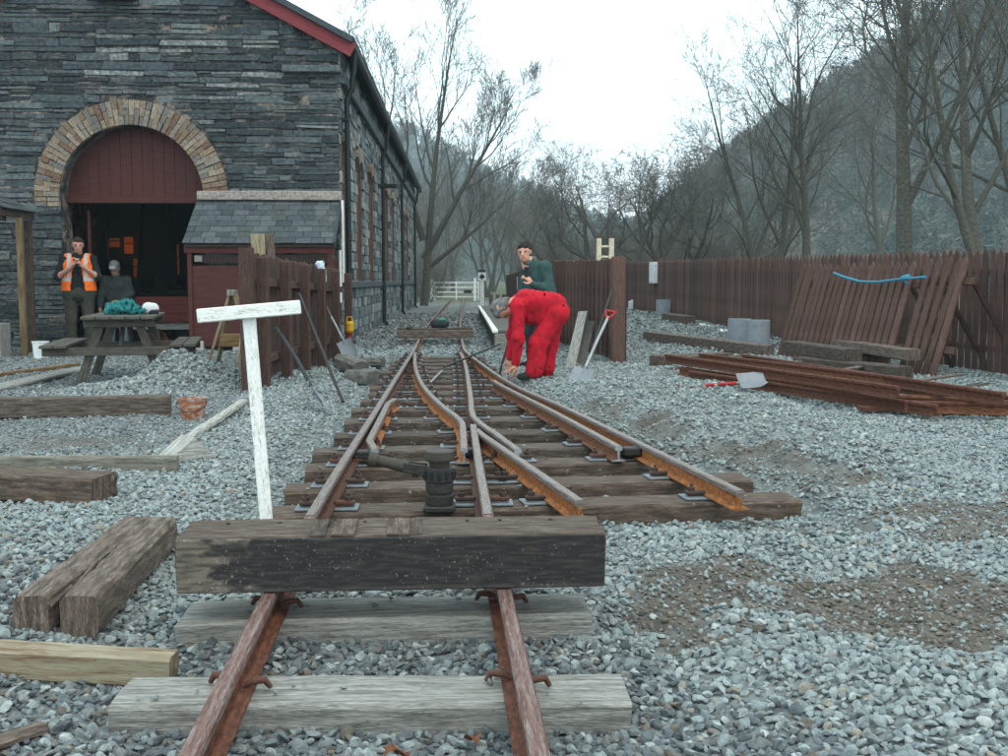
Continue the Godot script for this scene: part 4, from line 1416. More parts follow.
var clip_mesh: ArrayMesh
var bolt_mesh: ArrayMesh
func sleeper(i: int, l: Vector2, r: Vector2, wid: float, top: float, m: Material, label: String, group: String, plates: bool) -> void:
	# l, r: ends (x, z) of the centre line
	var mid := (l + r) * .5
	var dv := r - l
	var yaw := atan2(-dv.y, dv.x)
	var th := .13
	var o := thing("sleeper", label, "sleeper", Vector3(mid.x, top - th, mid.y), yaw, group)
	part(o, "timber", beammesh(Vector3(dv.length(), th - .004, wid), 300 + i, .006, 22), m)
	var inv := o.transform.affine_inverse()
	var taken := []
	for pts in track_rails:
		var d := -mid.y
		var x := INF
		for k in 3:
			x = along(pts, d)
			if x == INF: break
			d = -lerpf(l.y, r.y, (x - l.x) / (r.x - l.x))
		if x == INF or x < l.x + .05 or x > r.x - .03: continue
		var near := false
		for t in taken: if absf(t - x) < .1: near = true
		if near: continue
		taken.append(x)
		var x2 := along(pts, d + .15)
		var ry := atan2(x2 - x, .15) if x2 != INF else 0.0
		var c := inv * Vector3(x, 0, -d)
		var local_yaw := -ry - yaw
		if plates:
			var pl := part(o, "base_plate", cb(Vector3(.30, .012, .13), .003), M.steel, Vector3(c.x, th + .0045, c.z), Vector3(0, local_yaw, 0))
			for s in [-1, 1]:
				var cl := part(pl, "clip", clip_mesh, M.clip if (i + s) % 3 else M.clip_red, Vector3(s * .083, .006, 0), Vector3(0, 0 if s < 0 else PI, 0))
				part(cl, "bolt", bolt_mesh, M.clip)
		else:
			for s in [-1, 1]:
				var q := MB.new()
				q.tube([Vector3(-s * .03, .022, 0), Vector3(-s * .012, .03, .004), Vector3(s * .02, .028, .0), Vector3(s * .035, .005, -.004)], [.008, .0105, .01, .007], 7)
				part(o, "rail_spike", q.done(), M.clip_red, Vector3(c.x + s * .052, th, c.z + s * .02), Vector3(0, local_yaw + s * .3, 0))

func track() -> void:
	var q := MB.new()
	q.cbox(Vector3(.1, .022, .04), .006, Vector3(0, .016, 0))
	clip_mesh = q.done()
	q = MB.new()
	q.lathe([Vector2(.018, .02), Vector2(.018, .045), Vector2(.008, .047), Vector2(.008, .062), Vector2(.0, .062)], 6, Vector3(-.02, 0, 0))
	bolt_mesh = q.done()
	var base := .0255
	var main_l := [Vector2(-.56, 1.6), Vector2(-.575, -2.1), Vector2(-.615, -3.25), Vector2(-.645, -4.35)]
	var g := .73
	var g1 := "near running rails"
	rail("rusty left running rail passing under the heavy baulk", main_l, base, base, M.railhead_red, M.rust_web, M.rust_web, g1)
	rail("rusty right running rail passing under the heavy baulk", [Vector2(.17, 1.6), Vector2(.157, -2.1), Vector2(.13, -3.25), Vector2(.1, -4.35)], base, base, M.railhead_red, M.rust_web, M.rust_web, g1)
	rail("long straight left stock rail of the turnout, beside the left check rail", spline([Vector2(-.647, -4.37), Vector2(-.661, -5.7), Vector2(-.668, -7.7), Vector2(-.688, -10.6), Vector2(-.7, -13.5), Vector2(-.72, -16.2)], 3), base, base, M.railhead, M.rust_dark, M.rust_dark)
	rail("curved right stock rail of the turnout with orange rusty web, drilled end", spline([Vector2(1.30, -4.82), Vector2(1.06, -6.4), Vector2(.77, -8.3), Vector2(.474, -9.97), Vector2(.2, -12.7), Vector2(.03, -14.9), Vector2(-.0, -16.2)], 4), base, base, M.railhead, M.rust_orange, M.rust_orange)
	rail("straight right rail running from the switch toe to the wing bend", spline([Vector2(.318, -6.08), Vector2(.2, -6.8), Vector2(.073, -7.6), Vector2(.063, -8.63), Vector2(.047, -10.6), Vector2(.02, -12.7), Vector2(-.032, -14.4)], 2), base, base, M.railhead, M.rust, M.rust_dark, "", true, "rail", true)
	rail("curved closure rail with orange rusty web bending into the crossing", spline([Vector2(.002, -6.13), Vector2(-.004, -6.9), Vector2(-.025, -7.45), Vector2(-.189, -8.43), Vector2(-.382, -9.91), Vector2(-.54, -11.87), Vector2(-.645, -13.97), Vector2(-.662, -14.5)], 3), base, base, M.railhead, M.rust_orange, M.rust_orange, "", true, "rail", true)
	rail("straight crossing-vee rail leading back to the near right rail", [Vector2(.102, -4.37), Vector2(.085, -5.4), Vector2(.066, -7.17)], base, base, M.railhead, M.rust_dark, M.rust_dark)
	rail("diverging crossing-vee rail with sawn rusty end and drilled orange web", [Vector2(.522, -4.63), Vector2(.119, -6.72), Vector2(.085, -6.95)], base, base, M.railhead, M.rust_orange, M.rust_orange)
	rail("right check rail lying close beside the curved stock rail", spline([Vector2(.925, -6.17), Vector2(.68, -7.9), Vector2(.43, -9.45), Vector2(.335, -10.1), Vector2(.30, -10.4)], 3), base, base, M.railhead, M.rust, M.rust, "", true, "rail", true)
	rail("short left check rail with flared ends beside the straight stock rail", [Vector2(-.52, -6.12), Vector2(-.585, -6.5), Vector2(-.6, -7.6), Vector2(-.612, -8.5), Vector2(-.575, -8.8)], base, base, M.railhead, M.rust_orange, M.rust_orange, "", true, "rail", true)
	rail("far left running rail leading to the white gate", spline([Vector2(-.722, -16.24), Vector2(-.78, -20), Vector2(-.8, -26), Vector2(-.75, -42), Vector2(-.70, -61)], 3), base, base, M.railhead_red, M.rust, M.rust, "", false)
	rail("far right running rail leading to the white gate", spline([Vector2(-.002, -16.24), Vector2(-.05, -20), Vector2(-.07, -26), Vector2(-.02, -42), Vector2(.03, -61)], 3), base, base, M.railhead_red, M.rust, M.rust, "", false)
	# distance blocks between rails: bolted to the check and wing rails
	for b in [[-.583, -6.22, .11, "the left check rail"], [.045, -6.28, .075, "the crossing vee"], [1.02, -6.28, .11, "the right check rail"]]:
		single("distance_block", "dark cast-iron distance block at the end of " + b[3], "block", cb(Vector3(b[2], .05, .09), .008), M.iron, Vector3(b[0], base + .045, b[1]), 0, "distance blocks in the turnout")
	# sleepers: left end, right end (front edge measured), turned slightly as laid
	sleeper(0, Vector2(-.91, -2.73), Vector2(.43, -2.70), .21, .0245, M.grey_wood, "pale grey weathered sleeper crossing under both near rails", "", false)
	sleeper(1, Vector2(-.92, -3.40), Vector2(.41, -3.44), .24, .0245, M.grey_wood, "weathered sleeper directly beneath the heavy baulk", "", false)
	sleeper(24, Vector2(-.92, -1.75), Vector2(.42, -1.75), .22, .0245, M.grey_wood, "weathered sleeper under the near rails, before the pale grey one", "", false)
	var zl := [-4.85, -5.41, -6.05, -6.66, -7.34, -8.1, -8.85, -9.5, -10.15, -10.75, -11.35, -11.95, -12.55, -13.15, -13.75, -14.35, -14.95]
	var r := RandomNumberGenerator.new()
	r.seed = 77
	for i in zl.size():
		var d: float = -zl[i]
		var re := right_end(d + .25) - .06 + r.randf_range(-.04, .04)
		if i == 0: re = 1.68
		if i == 1: re = 1.585
		var tilt := lerpf(.1, .03, clampf((d - 4.8) / 9.0, 0, 1))
		var w := r.randf_range(.225, .255)
		var xl := -.945 + r.randf_range(-.03, .03)
		if i == 12: xl = -1.5
		var l := Vector2(xl, -d - w * .5)
		sleeper(2 + i, l, Vector2(re, -d - w * .5 - tilt * (re - xl)), w, .013, [M.creo, M.creo_b, M.creo_c][r.randi() % 3] if i > 1 else M.creo_c, "brown turnout sleeper, %s one beyond the heavy baulk" % ORD[i], "turnout sleepers", true)

func baulks() -> void:
	# heavy baulk laid across the rails: chiselled slots in its top
	var o := thing("heavy_baulk", "heavy black-faced timber baulk lying across both near rails", "baulk", Vector3(-.228, .1215, -3.27 - .13), .02)
	var q := MB.new()
	q.beam(Vector3(1.355, .177, .262), 55, .004, 40, .01)
	for i in q.v.size():   # the chairs' old seats are cut 8 mm into the top
		var p := q.v[i]
		if p.y > .16 and ((p.x > -.26 and p.x < -.12) or (p.x > -.02 and p.x < .06)): q.v[i].y -= .009
	part(o, "timber", q.done(), M.baulk_top)
	for s in [[-.242, .05], [-.16, .075], [.015, .075], [.072, .04]]:
		part(o, "packing_board", cb(Vector3(s[1], .011, .22), .003), M.creo_c if s[1] > .06 else M.creo_b, Vector3(s[0], .176, .01), Vector3(0, .015, 0))
	var face := MB.new()
	face.beam(Vector3(1.347, .172, .012), 56, .002, 40, .004)
	for i in face.v.size(): face.t[i] = Vector2(face.v[i].x / 1.36 + .5, 1.0 - face.v[i].y / .175)
	part(o, "tarred_face", face.done(), M.baulk_face, Vector3(0, .002, .1325))
	for i in 8: part(o, "nail", cb(Vector3(.012, .006, .012), .002), M.clip, Vector3(-.55 + i * .15 + (i % 3) * .02, .1805, .03 * ((i * 5) % 5 - 2)))
	# baulk across the far rails
	single("far_baulk", "weathered baulk lying across the rails beyond the turnout", "baulk", beammesh(Vector3(1.32, .13, .2), 57, .006), M.creo_pale, Vector3(-.485, .1205, -18.2), 0.01)
	var o2 := thing("far_tie", "dark timber lying across the rails behind the weathered baulk", "timber", Vector3(-.5, .1205, -18.75), .02)
	part(o2, "timber", beammesh(Vector3(1.34, .15, .22), 58, .006), M.creo_b)
	# left-hand timbers
	# the rotten baulk: two halves either side of a long open split, its heart decayed
	var rb := thing("rotten_baulk", "rotten brown baulk with a long split and hollow end, on the ballast", "baulk", Vector3(-1.315, hgt(-1.31, -3.9) - .01, -3.88), PI / 2 + .03)
	for h in [[.059, .122, .138, .014, 711], [-.062, .118, .145, -.02, 712]]:
		part(rb, "split_half", beammesh(Vector3(1.14, h[2], h[1]), h[4], .012, 30, .016), M.creo_pale, Vector3(0, 0, h[0]), Vector3(h[3], h[3] * 1.5, 0))
	part(rb, "rotten_heart", beammesh(Vector3(.86, .1, .07), 713, .015, 24, .012), M.creo_b, Vector3(.13, .01, -.004))
	for i in 5: part(rb, "splinter", beammesh(Vector3(.16 + .05 * (i % 3), .02, .014), 720 + i, .004, 6, .004), M.creo_pale, Vector3(-.48 + i * .2, .098 + .012 * (i % 2), -.005 + .012 * (i % 3 - 1)), Vector3(.2, .1 * (i % 3 - 1), .12))
	timber("new pale timber with a greenish sawn end, before the rotten baulk", M.new_dull, [Vector3(-1.62, 0, -2.98), Vector3(-.835, 0, -2.955)], .085, .098, 72)
	timber("long dark timber lying between the picnic table and the rusty bucket", M.creo, [Vector3(-4.3, 0, -8.43), Vector3(-2.42, 0, -8.72)], .2, .16, 73)
	timber("pale-edged plank lying on edge beside the white wedge", M.plank_edge, [Vector3(-3.1, 0, -6.09), Vector3(-1.66, 0, -6.10)], .055, .1, 74)
	timber("thick brown sleeper offcut lying behind the rotten baulk", M.creo_c, [Vector3(-2.75, 0, -5.52), Vector3(-1.80, 0, -5.27)], .23, .14, 75)
	timber("thin whitish plank lying between the white wedge and the fence post", M.grey_wood_pale, [px(188, 443), px(243, 409)], .07, .05, 76)
	timber("round-edged brown stick lying on the ballast", M.creo_pale, [Vector3(-1.30, 0, -2.25), Vector3(-1.07, 0, -2.62)], .05, .035, 77)
	timber("long pale plank laid flat on the yard beneath the picnic table", M.grey_wood, [px(-20, 394), px(86, 369)], .26, .04, 78)
	timber("thin brown edging board laid in the yard before the porch", M.teak, [px(-20, 380), px(78, 365)], .06, .05, 79)
	var w := MB.new()
	w.extrude(PackedVector2Array([Vector2(-.16, 0), Vector2(.17, 0), Vector2(.03, .14)]), -.09, .09)
	single("white_wedge", "whitish triangular wedge standing at the corner of the planks", "wedge", w.done(), M.grey_wood_pale, px(182, 463) + Vector3(0, hgt(-1.75, -6.5), -.05), .7)
	# timbers about the rail pile
	timber("long weathered timber lying beyond the rail pile", M.creo_pale, [px(648, 341), px(768, 357)], .2, .17, 81)
	timber("short brown timber under the far end of the rail pile", M.creo_c, [px(655, 368), px(727, 362)], .2, .15, 82)

func timber(label: String, m: Material, e: Array, w: float, h: float, sd: int) -> Node3D:
	var a: Vector3 = e[0]
	var b: Vector3 = e[1]
	var ya := hgt(a.x, a.z)
	var yb := hgt(b.x, b.z)
	var L := (b - a).length()
	var o := thing("timber", label, "timber", Vector3((a.x + b.x) / 2, (ya + yb) / 2 - .006, (a.z + b.z) / 2), atan2(-(b.z - a.z), b.x - a.x))
	var q := MB.new()
	q.beam(Vector3(L, h, w), sd, .008 if L > 1.0 else .005, 26, .012)
	var t := part(o, "beam", q.done(), m)
	t.rotation.z = atan2(yb - ya, L)
	return o

# ------------------------------------------------------------------ tools
func shovel(label: String, top: Vector3, tip: Vector3, facing: Vector3, shaft: Material, grip: Material, blade_m: Material, bw := .2, bl := .28, dgrip := true) -> void:
	var o := thing("shovel", label, "shovel", tip)
	var d := (top - tip)
	var L := d.length()
	var y := d / L
	var z := (facing - y * facing.dot(y)).normalized()
	var x := y.cross(z)
	var B := Basis(x, y, z)
	var bm := MB.new()
	# dished blade: a small grid
	var N := 6
	var at := func(u: float, v: float, off: float) -> Vector3:
		var w := bw * (.5 if v > .3 else lerpf(.32, .5, v / .3))
		return Vector3(u * w, v * bl - .01, (u * u) * .02 + off + (v - .5) * (v - .5) * .03)
	for j in N:
		for i in N:
			var u0 := i * 2.0 / N - 1.0
			var u1 := (i + 1) * 2.0 / N - 1.0
			var v0 := float(j) / N
			var v1 := float(j + 1) / N
			bm.quad(at.call(u0, v0, .0), at.call(u1, v0, .0), at.call(u1, v1, .0), at.call(u0, v1, .0))
			bm.quad(at.call(u0, v0, -.003), at.call(u0, v1, -.003), at.call(u1, v1, -.003), at.call(u1, v0, -.003))
	bm.tube([Vector3(0, bl * .75, -.004), Vector3(0, bl + .1, .0)], [.012, .02], 8)
	part(o, "blade", bm.done(), blade_m).basis = B
	part(o, "shaft", tubemesh([Vector3(0, bl + .02, 0), Vector3(0, L * .6, .012), Vector3(0, L - .12, 0)], [.019, .017, .017], 8), shaft).basis = B
	var h := MB.new()
	if dgrip:
		h.tube([Vector3(0, L - .16, 0), Vector3(.028, L - .1, 0), Vector3(.055, L - .02, 0)], [.018, .013, .013], 8)
		h.tube([Vector3(0, L - .16, 0), Vector3(-.028, L - .1, 0), Vector3(-.055, L - .02, 0)], [.018, .013, .013], 8)
		h.tube([Vector3(-.062, L - .012, 0), Vector3(.062, L - .012, 0)], [.016, .016], 8)
	else: h.tube([Vector3(0, L - .14, 0), Vector3(0, L, 0)], [.018, .019], 8)
	part(o, "handle", h.done(), grip).basis = B

func rod(called: String, label: String, category: String, a: Vector3, b: Vector3, r: float, m: Material, hook := false) -> void:
	var p := [Vector3.ZERO, (b - a) * .5, b - a]
	if hook: p.append(b - a + Vector3(.03, .02, .01))
	single(called, label, category, tubemesh(p, r, 7), m, a)

func track_jack() -> void:
	var o := thing("track_jack", "dark iron ratchet track jack standing on the sleepers between the rails", "jack", Vector3(-.115, .013, -4.93))
	part(o, "base", cb(Vector3(.15, .03, .15), .008), M.iron, Vector3(0, .016, 0))
	part(o, "body", lathemesh([Vector2(.062, .03), Vector2(.066, .035), Vector2(.066, .075), Vector2(.06, .08), Vector2(.06, .088), Vector2(.066, .093), Vector2(.066, .14), Vector2(.05, .145), Vector2(.0, .145)], 24), M.iron)
	var ring := part(o, "ratchet_ring", lathemesh([Vector2(.06, .142), Vector2(.074, .146), Vector2(.074, .206), Vector2(.06, .212), Vector2(.0, .212)], 24), M.iron)
	for i in 12:
		var a := TAU * i / 12
		part(ring, "ratchet_tooth", cb(Vector3(.012, .042, .022), .003), M.black, Vector3(cos(a) * .073, .176, sin(a) * .073), Vector3(0, -a, 0))
	part(o, "lifting_head", lathemesh([Vector2(.045, .21), Vector2(.05, .235), Vector2(.068, .24), Vector2(.072, .25), Vector2(.07, .285), Vector2(.06, .29), Vector2(.0, .29)], 10), M.iron_brown)
	for s in [-1, 1]: bar(o, "handle_cheek", Vector3(-.06, .196, s * .03), Vector3(-.17, .212, s * .03), .014, .05, M.iron)
	part(o, "pawl", cb(Vector3(.03, .06, .03), .006), M.iron_brown, Vector3(-.115, .19, 0))
	part(o, "pawl_pin", tubemesh([Vector3(-.12, .215, -.045), Vector3(-.12, .215, .045)], .008), M.iron)
	part(o, "handle_socket", tubemesh([Vector3(-.15, .208, 0), Vector3(-.24, .23, 0), Vector3(-.30, .243, 0)], [.032, .027, .027], 12), M.iron_brown)
	part(o, "socket_collar", tubemesh([Vector3(-.295, .242, 0), Vector3(-.335, .252, 0)], .036, 12), M.iron_brown)

func tools() -> void:
	# white sighting board
	var z := -4.05
	var foot := Vector3(-.752, hgt(-.75, -4.05) - .03, -4.05)
	var t := thing("sighting_tee", "white painted wooden tee standing upright behind the heavy baulk", "sighting board", foot)
	bar(t, "post", Vector3(0, 0, 0), pz(249, 316, z) - foot, .048, .024, M.white_paint, Vector3(0, 0, 1))
	bar(t, "crossbar", pz(198, 316, z + .03) - foot, pz(300, 307, z + .03) - foot, .022, .053, M.white_paint)
	track_jack()
	for lf in [[Vector3(-.16, -.03, -2.42), "curled brown leaf lying on the ballast between the near rails", .5], [Vector3(.02, -.03, -2.5), "small brown leaf on the ballast beside the near right rail", 1.9]]:
		var lm := MB.new()
		for i in 6:
			var a0 := i / 6.0
			var a1 := (i + 1) / 6.0
			for sd in [-1.0, 1.0]:
				var q0 := Vector3((a0 - .5) * .075, .012 * sin(a0 * 6.0), 0)
				var q1 := Vector3((a1 - .5) * .075, .012 * sin(a1 * 6.0), 0)
				lm.quad(q0, q1, q1 + Vector3(0, .012 * sin(a1 * PI), sd * .022 * sin(a1 * PI)), q0 + Vector3(0, .012 * sin(a0 * PI), sd * .022 * sin(a0 * PI)))
		single("dry_leaf", lf[1], "leaf", lm.done(), M.leaf, Vector3(lf[0].x, hgt(lf[0].x, lf[0].z) + .035, lf[0].z), lf[2])
	# shovels and bars by the left fence
	shovel("shovel with dark shaft leaning on the board fence, blade on the ballast", pz(279, 331, -10.0), px(323, 407, .03), Vector3(1, .55, .1), M.black, M.black, M.steel, .2, .3, true)
	rod("pry_bar", "long dark iron bar leaning against the board fence", "bar", px(343, 402, -.03), pz(299, 294, -10.9), .016, M.iron)
	shovel("shovel with bright steel shaft leaning near the far end of the board fence", pz(326, 307, -13.5), px(352, 358, .12), Vector3(.3, .2, 1), M.bright, M.creo_pale, M.steel, .2, .26, false)
	# spades on the right
	shovel("red-handled shovel stuck upright in the ballast before the platform fence post", pz(611, 311, -11.75), px(576, 388, .0), Vector3(-.25, .5, 1), M.bright, M.red_bright, M.steel, .22, .32, true)
	rod("crowbar", "dark iron bar leaning against the platform fence", "bar", px(585, 371, .0), pz(612, 290, -13.95), .017, M.iron)
	shovel("red-shafted shovel lying on the ballast before the rail pile", px(676, 390, .09), pz(764, 380, -9.75), Vector3(.3, .8, .6), M.red_bright, M.creo_pale, M.steel, .2, .26, true)
	rod("steel_bar", "long steel bar resting across the far rails of the turnout", "bar", px(444, 367, .13), pz(500, 344, -13.9), .013, M.iron)
	rod("light_bar", "short bright steel bar lying on a sleeper between the rails", "bar", px(430, 383, .035), px(442, 371, .04), .013, M.bright)
	rod("wooden_stake", "thin wooden stake standing in the ballast beside the bending worker", "stake", px(499, 376, -.03), pz(509, 340, -12.15), .016, M.creo_pale)
	# boards propped against the platform fence
	var pb := thing("propped_board", "pale board propped against the platform fence behind the shovel", "board", px(570, 368))
	bar(pb, "board", Vector3(0, .0, 0), pz(583, 312, -14.9) - px(570, 368), .03, .13, M.grey_wood, Vector3(1, 0, .5))
	var pb2 := thing("propped_board", "grey board propped against the platform fence, just right of the pale one", "board", px(580, 366))
	bar(pb2, "board", Vector3(0, .0, 0), pz(591, 322, -14.9) - px(580, 366), .03, .12, M.grey_dark, Vector3(1, 0, .5))
	# hammer and green lamp on the far baulk
	var hm := thing("hammer", "long-handled hammer lying on the far baulk", "hammer", Vector3(-.66, .252, -18.18), -.5)
	part(hm, "shaft", tubemesh([Vector3(-.3, .02, 0), Vector3(.25, .02, 0)], .016), M.creo_pale)
	part(hm, "hammer_head", cb(Vector3(.06, .06, .17), .012), M.iron, Vector3(-.3, .03, 0))
	var gb := thing("tool_bag", "dark bag with a green top sitting on the far timber", "bag", Vector3(-.42, .27, -18.75))
	part(gb, "bag", body_of([[Vector3(-.09, .07, 0), Vector3(.09, .07, 0), .08, .075, Color(.03, .04, .05)]], .012, .03, .01), M.cloth_vc)
	part(gb, "flap", body_of([[Vector3(.0, .14, 0), Vector3(.08, .14, 0), .03, .03, Color(.05, .3, .2)]], .01, .02, .004), M.cloth_vc)
	# stone blocks, yellow lamp by the fence
	stone_block("squared brown stone block tilted against another by the fence", Vector3(-1.30, hgt(-1.3, -12.0), -12.1), .33, .17, .24, 8, .22)
	stone_block("rounded pale stone block lying at the foot of the fence", Vector3(-1.14, hgt(-1.14, -11.65), -11.7), .3, .17, .26, 9, 0.0)
	stone_block("low stone slab lying beside the far sleepers", Vector3(-1.22, hgt(-1.2, -13.6), -13.8), .35, .12, .25, 10, 0.0)
	var yl := thing("yellow_lamp", "yellow hand lamp standing on a red stand beside the shed wall", "lamp", Vector3(-1.58, hgt(-1.56, -14.7), -14.7))
	part(yl, "stand", tubemesh([Vector3(0, 0, 0), Vector3(0, .42, 0)], .025), M.red_bright)
	part(yl, "foot", cb(Vector3(.24, .03, .2), .006), M.red_bright, Vector3(0, .015, 0))
	part(yl, "body", lathemesh([Vector2(0, .38), Vector2(.045, .38), Vector2(.062, .41), Vector2(.062, .51), Vector2(.045, .54), Vector2(0, .54)], 14), M.yellow)
	part(yl, "handle", tubemesh([Vector3(-.045, .52, 0), Vector3(-.03, .6, 0), Vector3(.03, .6, 0), Vector3(.045, .52, 0)], .01), M.yellow)
	# cloth over the fence
	single("white_cloth", "pale blue-white cloth hanging over the top of the board fence", "cloth", body_of([[Vector3(0, 0, 0), Vector3(.015, -.08, .03), .035, .04, Color(.5, .56, .62)], [Vector3(.015, -.08, .03), Vector3(.05, -.2, .04), .04, .025, Color(.4, .47, .55)], [Vector3(-.04, .01, 0), Vector3(.0, .02, -.02), .03, .03, Color(.5, .56, .62)]], .009, .03, .02), M.cloth_vc, pz(321, 265, -13.4) + Vector3(0, .0, .02))
	# trestle with boards behind the fence post
	var tr := thing("folding_trestle", "pale wooden folding trestle standing behind the board fence post", "trestle", Vector3(-2.75, hgt(-2.75, -12.2), -12.2))
	bar(tr, "leg", Vector3(-.22, 0, .1), Vector3(.08, .98, 0), .05, .028, M.ply)
	bar(tr, "leg", Vector3(.42, 0, .1), Vector3(.12, .98, 0), .05, .028, M.ply)
	bar(tr, "leg", Vector3(-.2, 0, -.4), Vector3(.08, .98, -.06), .05, .028, M.ply)
	bar(tr, "leg", Vector3(.44, 0, -.4), Vector3(.12, .98, -.06), .05, .028, M.ply)
	bar(tr, "head_rail", Vector3(.1, .97, .06), Vector3(.1, .97, -.12), .09, .07, M.grey_wood)
	part(tr, "shelf", cb(Vector3(.3, .14, .3), .008), M.teak, Vector3(.1, .42, -.1))
	for i in 5: bar(tr, "slat", Vector3(.16 + i * .045, .02, .16), Vector3(.26 + i * .03, .9, -.02), .03, .02, M.ply)
	# white tub
	var tub := px(41, 358)
	part(single("white_tub", "white plastic tub on the ground beside the porch post", "tub", lathemesh([Vector2(0, 0), Vector2(.095, 0), Vector2(.11, .24), Vector2(.102, .24), Vector2(.088, .01), Vector2(0, .01)], 18), M.white, Vector3(tub.x, hgt(tub.x, tub.z), tub.z)), "rim", lathemesh([Vector2(.1, .225), Vector2(.118, .225), Vector2(.118, .245), Vector2(.1, .245)], 18), M.white)
	# rusty bucket
	var bp := px(193, 418)
	var bk := thing("rusty_bucket", "rusty metal bucket standing on the yard near the long dark timber", "bucket", Vector3(bp.x, hgt(bp.x, bp.z), bp.z))
	part(bk, "pail", lathemesh([Vector2(0, .004), Vector2(.085, .0), Vector2(.112, .165), Vector2(.118, .168), Vector2(.108, .168), Vector2(.082, .012), Vector2(0, .012)], 22), M.bucket)
	part(bk, "handle", tubemesh([Vector3(-.112, .155, 0), Vector3(-.12, .11, .05), Vector3(-.05, .07, .115), Vector3(.05, .07, .115), Vector3(.12, .11, .05), Vector3(.112, .155, 0)], .004, 6), M.iron)
	# offcut of wood above the fence
	var oc := thing("propped_offcut", "short pale board standing up behind the top of the board fence", "board", Vector3(-2.42, hgt(-2.4, -12.6), -12.6))
	bar(oc, "board", Vector3(.05, 0, 0), Vector3(.0, 1.66, 0), .03, .16, M.ply, Vector3(1, 0, 0))
	bar(oc, "board", Vector3(.2, 0, -.05), Vector3(.13, 1.66, -.05), .03, .1, M.creo_pale, Vector3(1, 0, 0))

func body_of(prims: Array, cell: float, k: float, wob: float) -> ArrayMesh:
	return body_mesh([[prims, cell, k, wob]])

func stone_block(label: String, at: Vector3, w: float, h: float, d: float, sd: int, tilt: float) -> void:
	var o := single("stone_block", label, "stone", beammesh(Vector3(w, h, d), sd, .03, 8, .04), M.stone_tones[7], at + Vector3(0, -.01 + absf(sin(tilt)) * w * .5, 0), .3 * sd)
	o.rotation.z = tilt

# ------------------------------------------------------------------ picnic table and what lies on it
func picnic_table() -> void:
	var at := Vector3(-3.80, 0, -12.0)
	var o := thing("picnic_table", "weathered wooden picnic table with attached benches in front of the shed", "picnic table", Vector3(at.x, hgt(at.x, at.z), at.z), .2)
	# local: planks run along z, legs splay along x
	for i in 5: part(o, "tabletop_plank", cb(Vector3(.14, .035, 1.55), .006), M.grey_dark if i % 2 else M.picnic, Vector3(-.3 + i * .15, .72, 0))
	for s in [-1, 1]:
		for i in 2: part(o, "bench_plank", cb(Vector3(.13, .035, 1.55), .006), M.picnic if i else M.grey_dark, Vector3(s * (.58 + i * .14), .42, 0))
	for z in [-.58, .58]:
		for s in [-1, 1]: bar(o, "leg", Vector3(s * .43, -.02, z), Vector3(s * .18, .70, z), .04, .09, M.picnic)
		bar(o, "bench_bearer", Vector3(-.78, .36, z + .045), Vector3(.78, .36, z + .045), .04, .09, M.picnic)
		bar(o, "top_bearer", Vector3(-.36, .66, z + .045), Vector3(.36, .66, z + .045), .04, .08, M.picnic)
		bar(o, "brace", Vector3(0, .4, z + (-.03 if z > 0 else .03)), Vector3(0, .68, z * .35), .04, .06, M.picnic)
	var T := o.transform
	var c := Color(.02, .17, .17)
	single("teal_jacket", "crumpled teal fleece jacket lying on the picnic table", "jacket", body_of([[Vector3(-.2, .06, 0), Vector3(.2, .05, .03), .07, .06, c], [Vector3(-.18, .12, -.02), Vector3(.06, .17, 0), .05, .06, c], [Vector3(.06, .15, .0), Vector3(.24, .05, .05), .055, .045, c], [Vector3(-.12, .1, .1), Vector3(.16, .06, .12), .045, .04, c]], .012, .03, .03), M.cloth_vc, T * Vector3(.0, .735, .1), .1).scale = Vector3.ONE * .8
	var hp := T * Vector3(.27, .738, .0)
	var hl := single("white_helmet", "small white and dark helmet lying beside the teal jacket", "helmet", body_of([[Vector3(-.02, .06, 0), Vector3(.03, .06, 0), .075, .065, Color(.62, .64, .64)], [Vector3(.0, .02, .06), Vector3(.05, .02, .06), .03, .03, Color(.03, .03, .05)]], .01, .02, .004), M.cloth_vc, hp)
	hl.rotation.y = .4

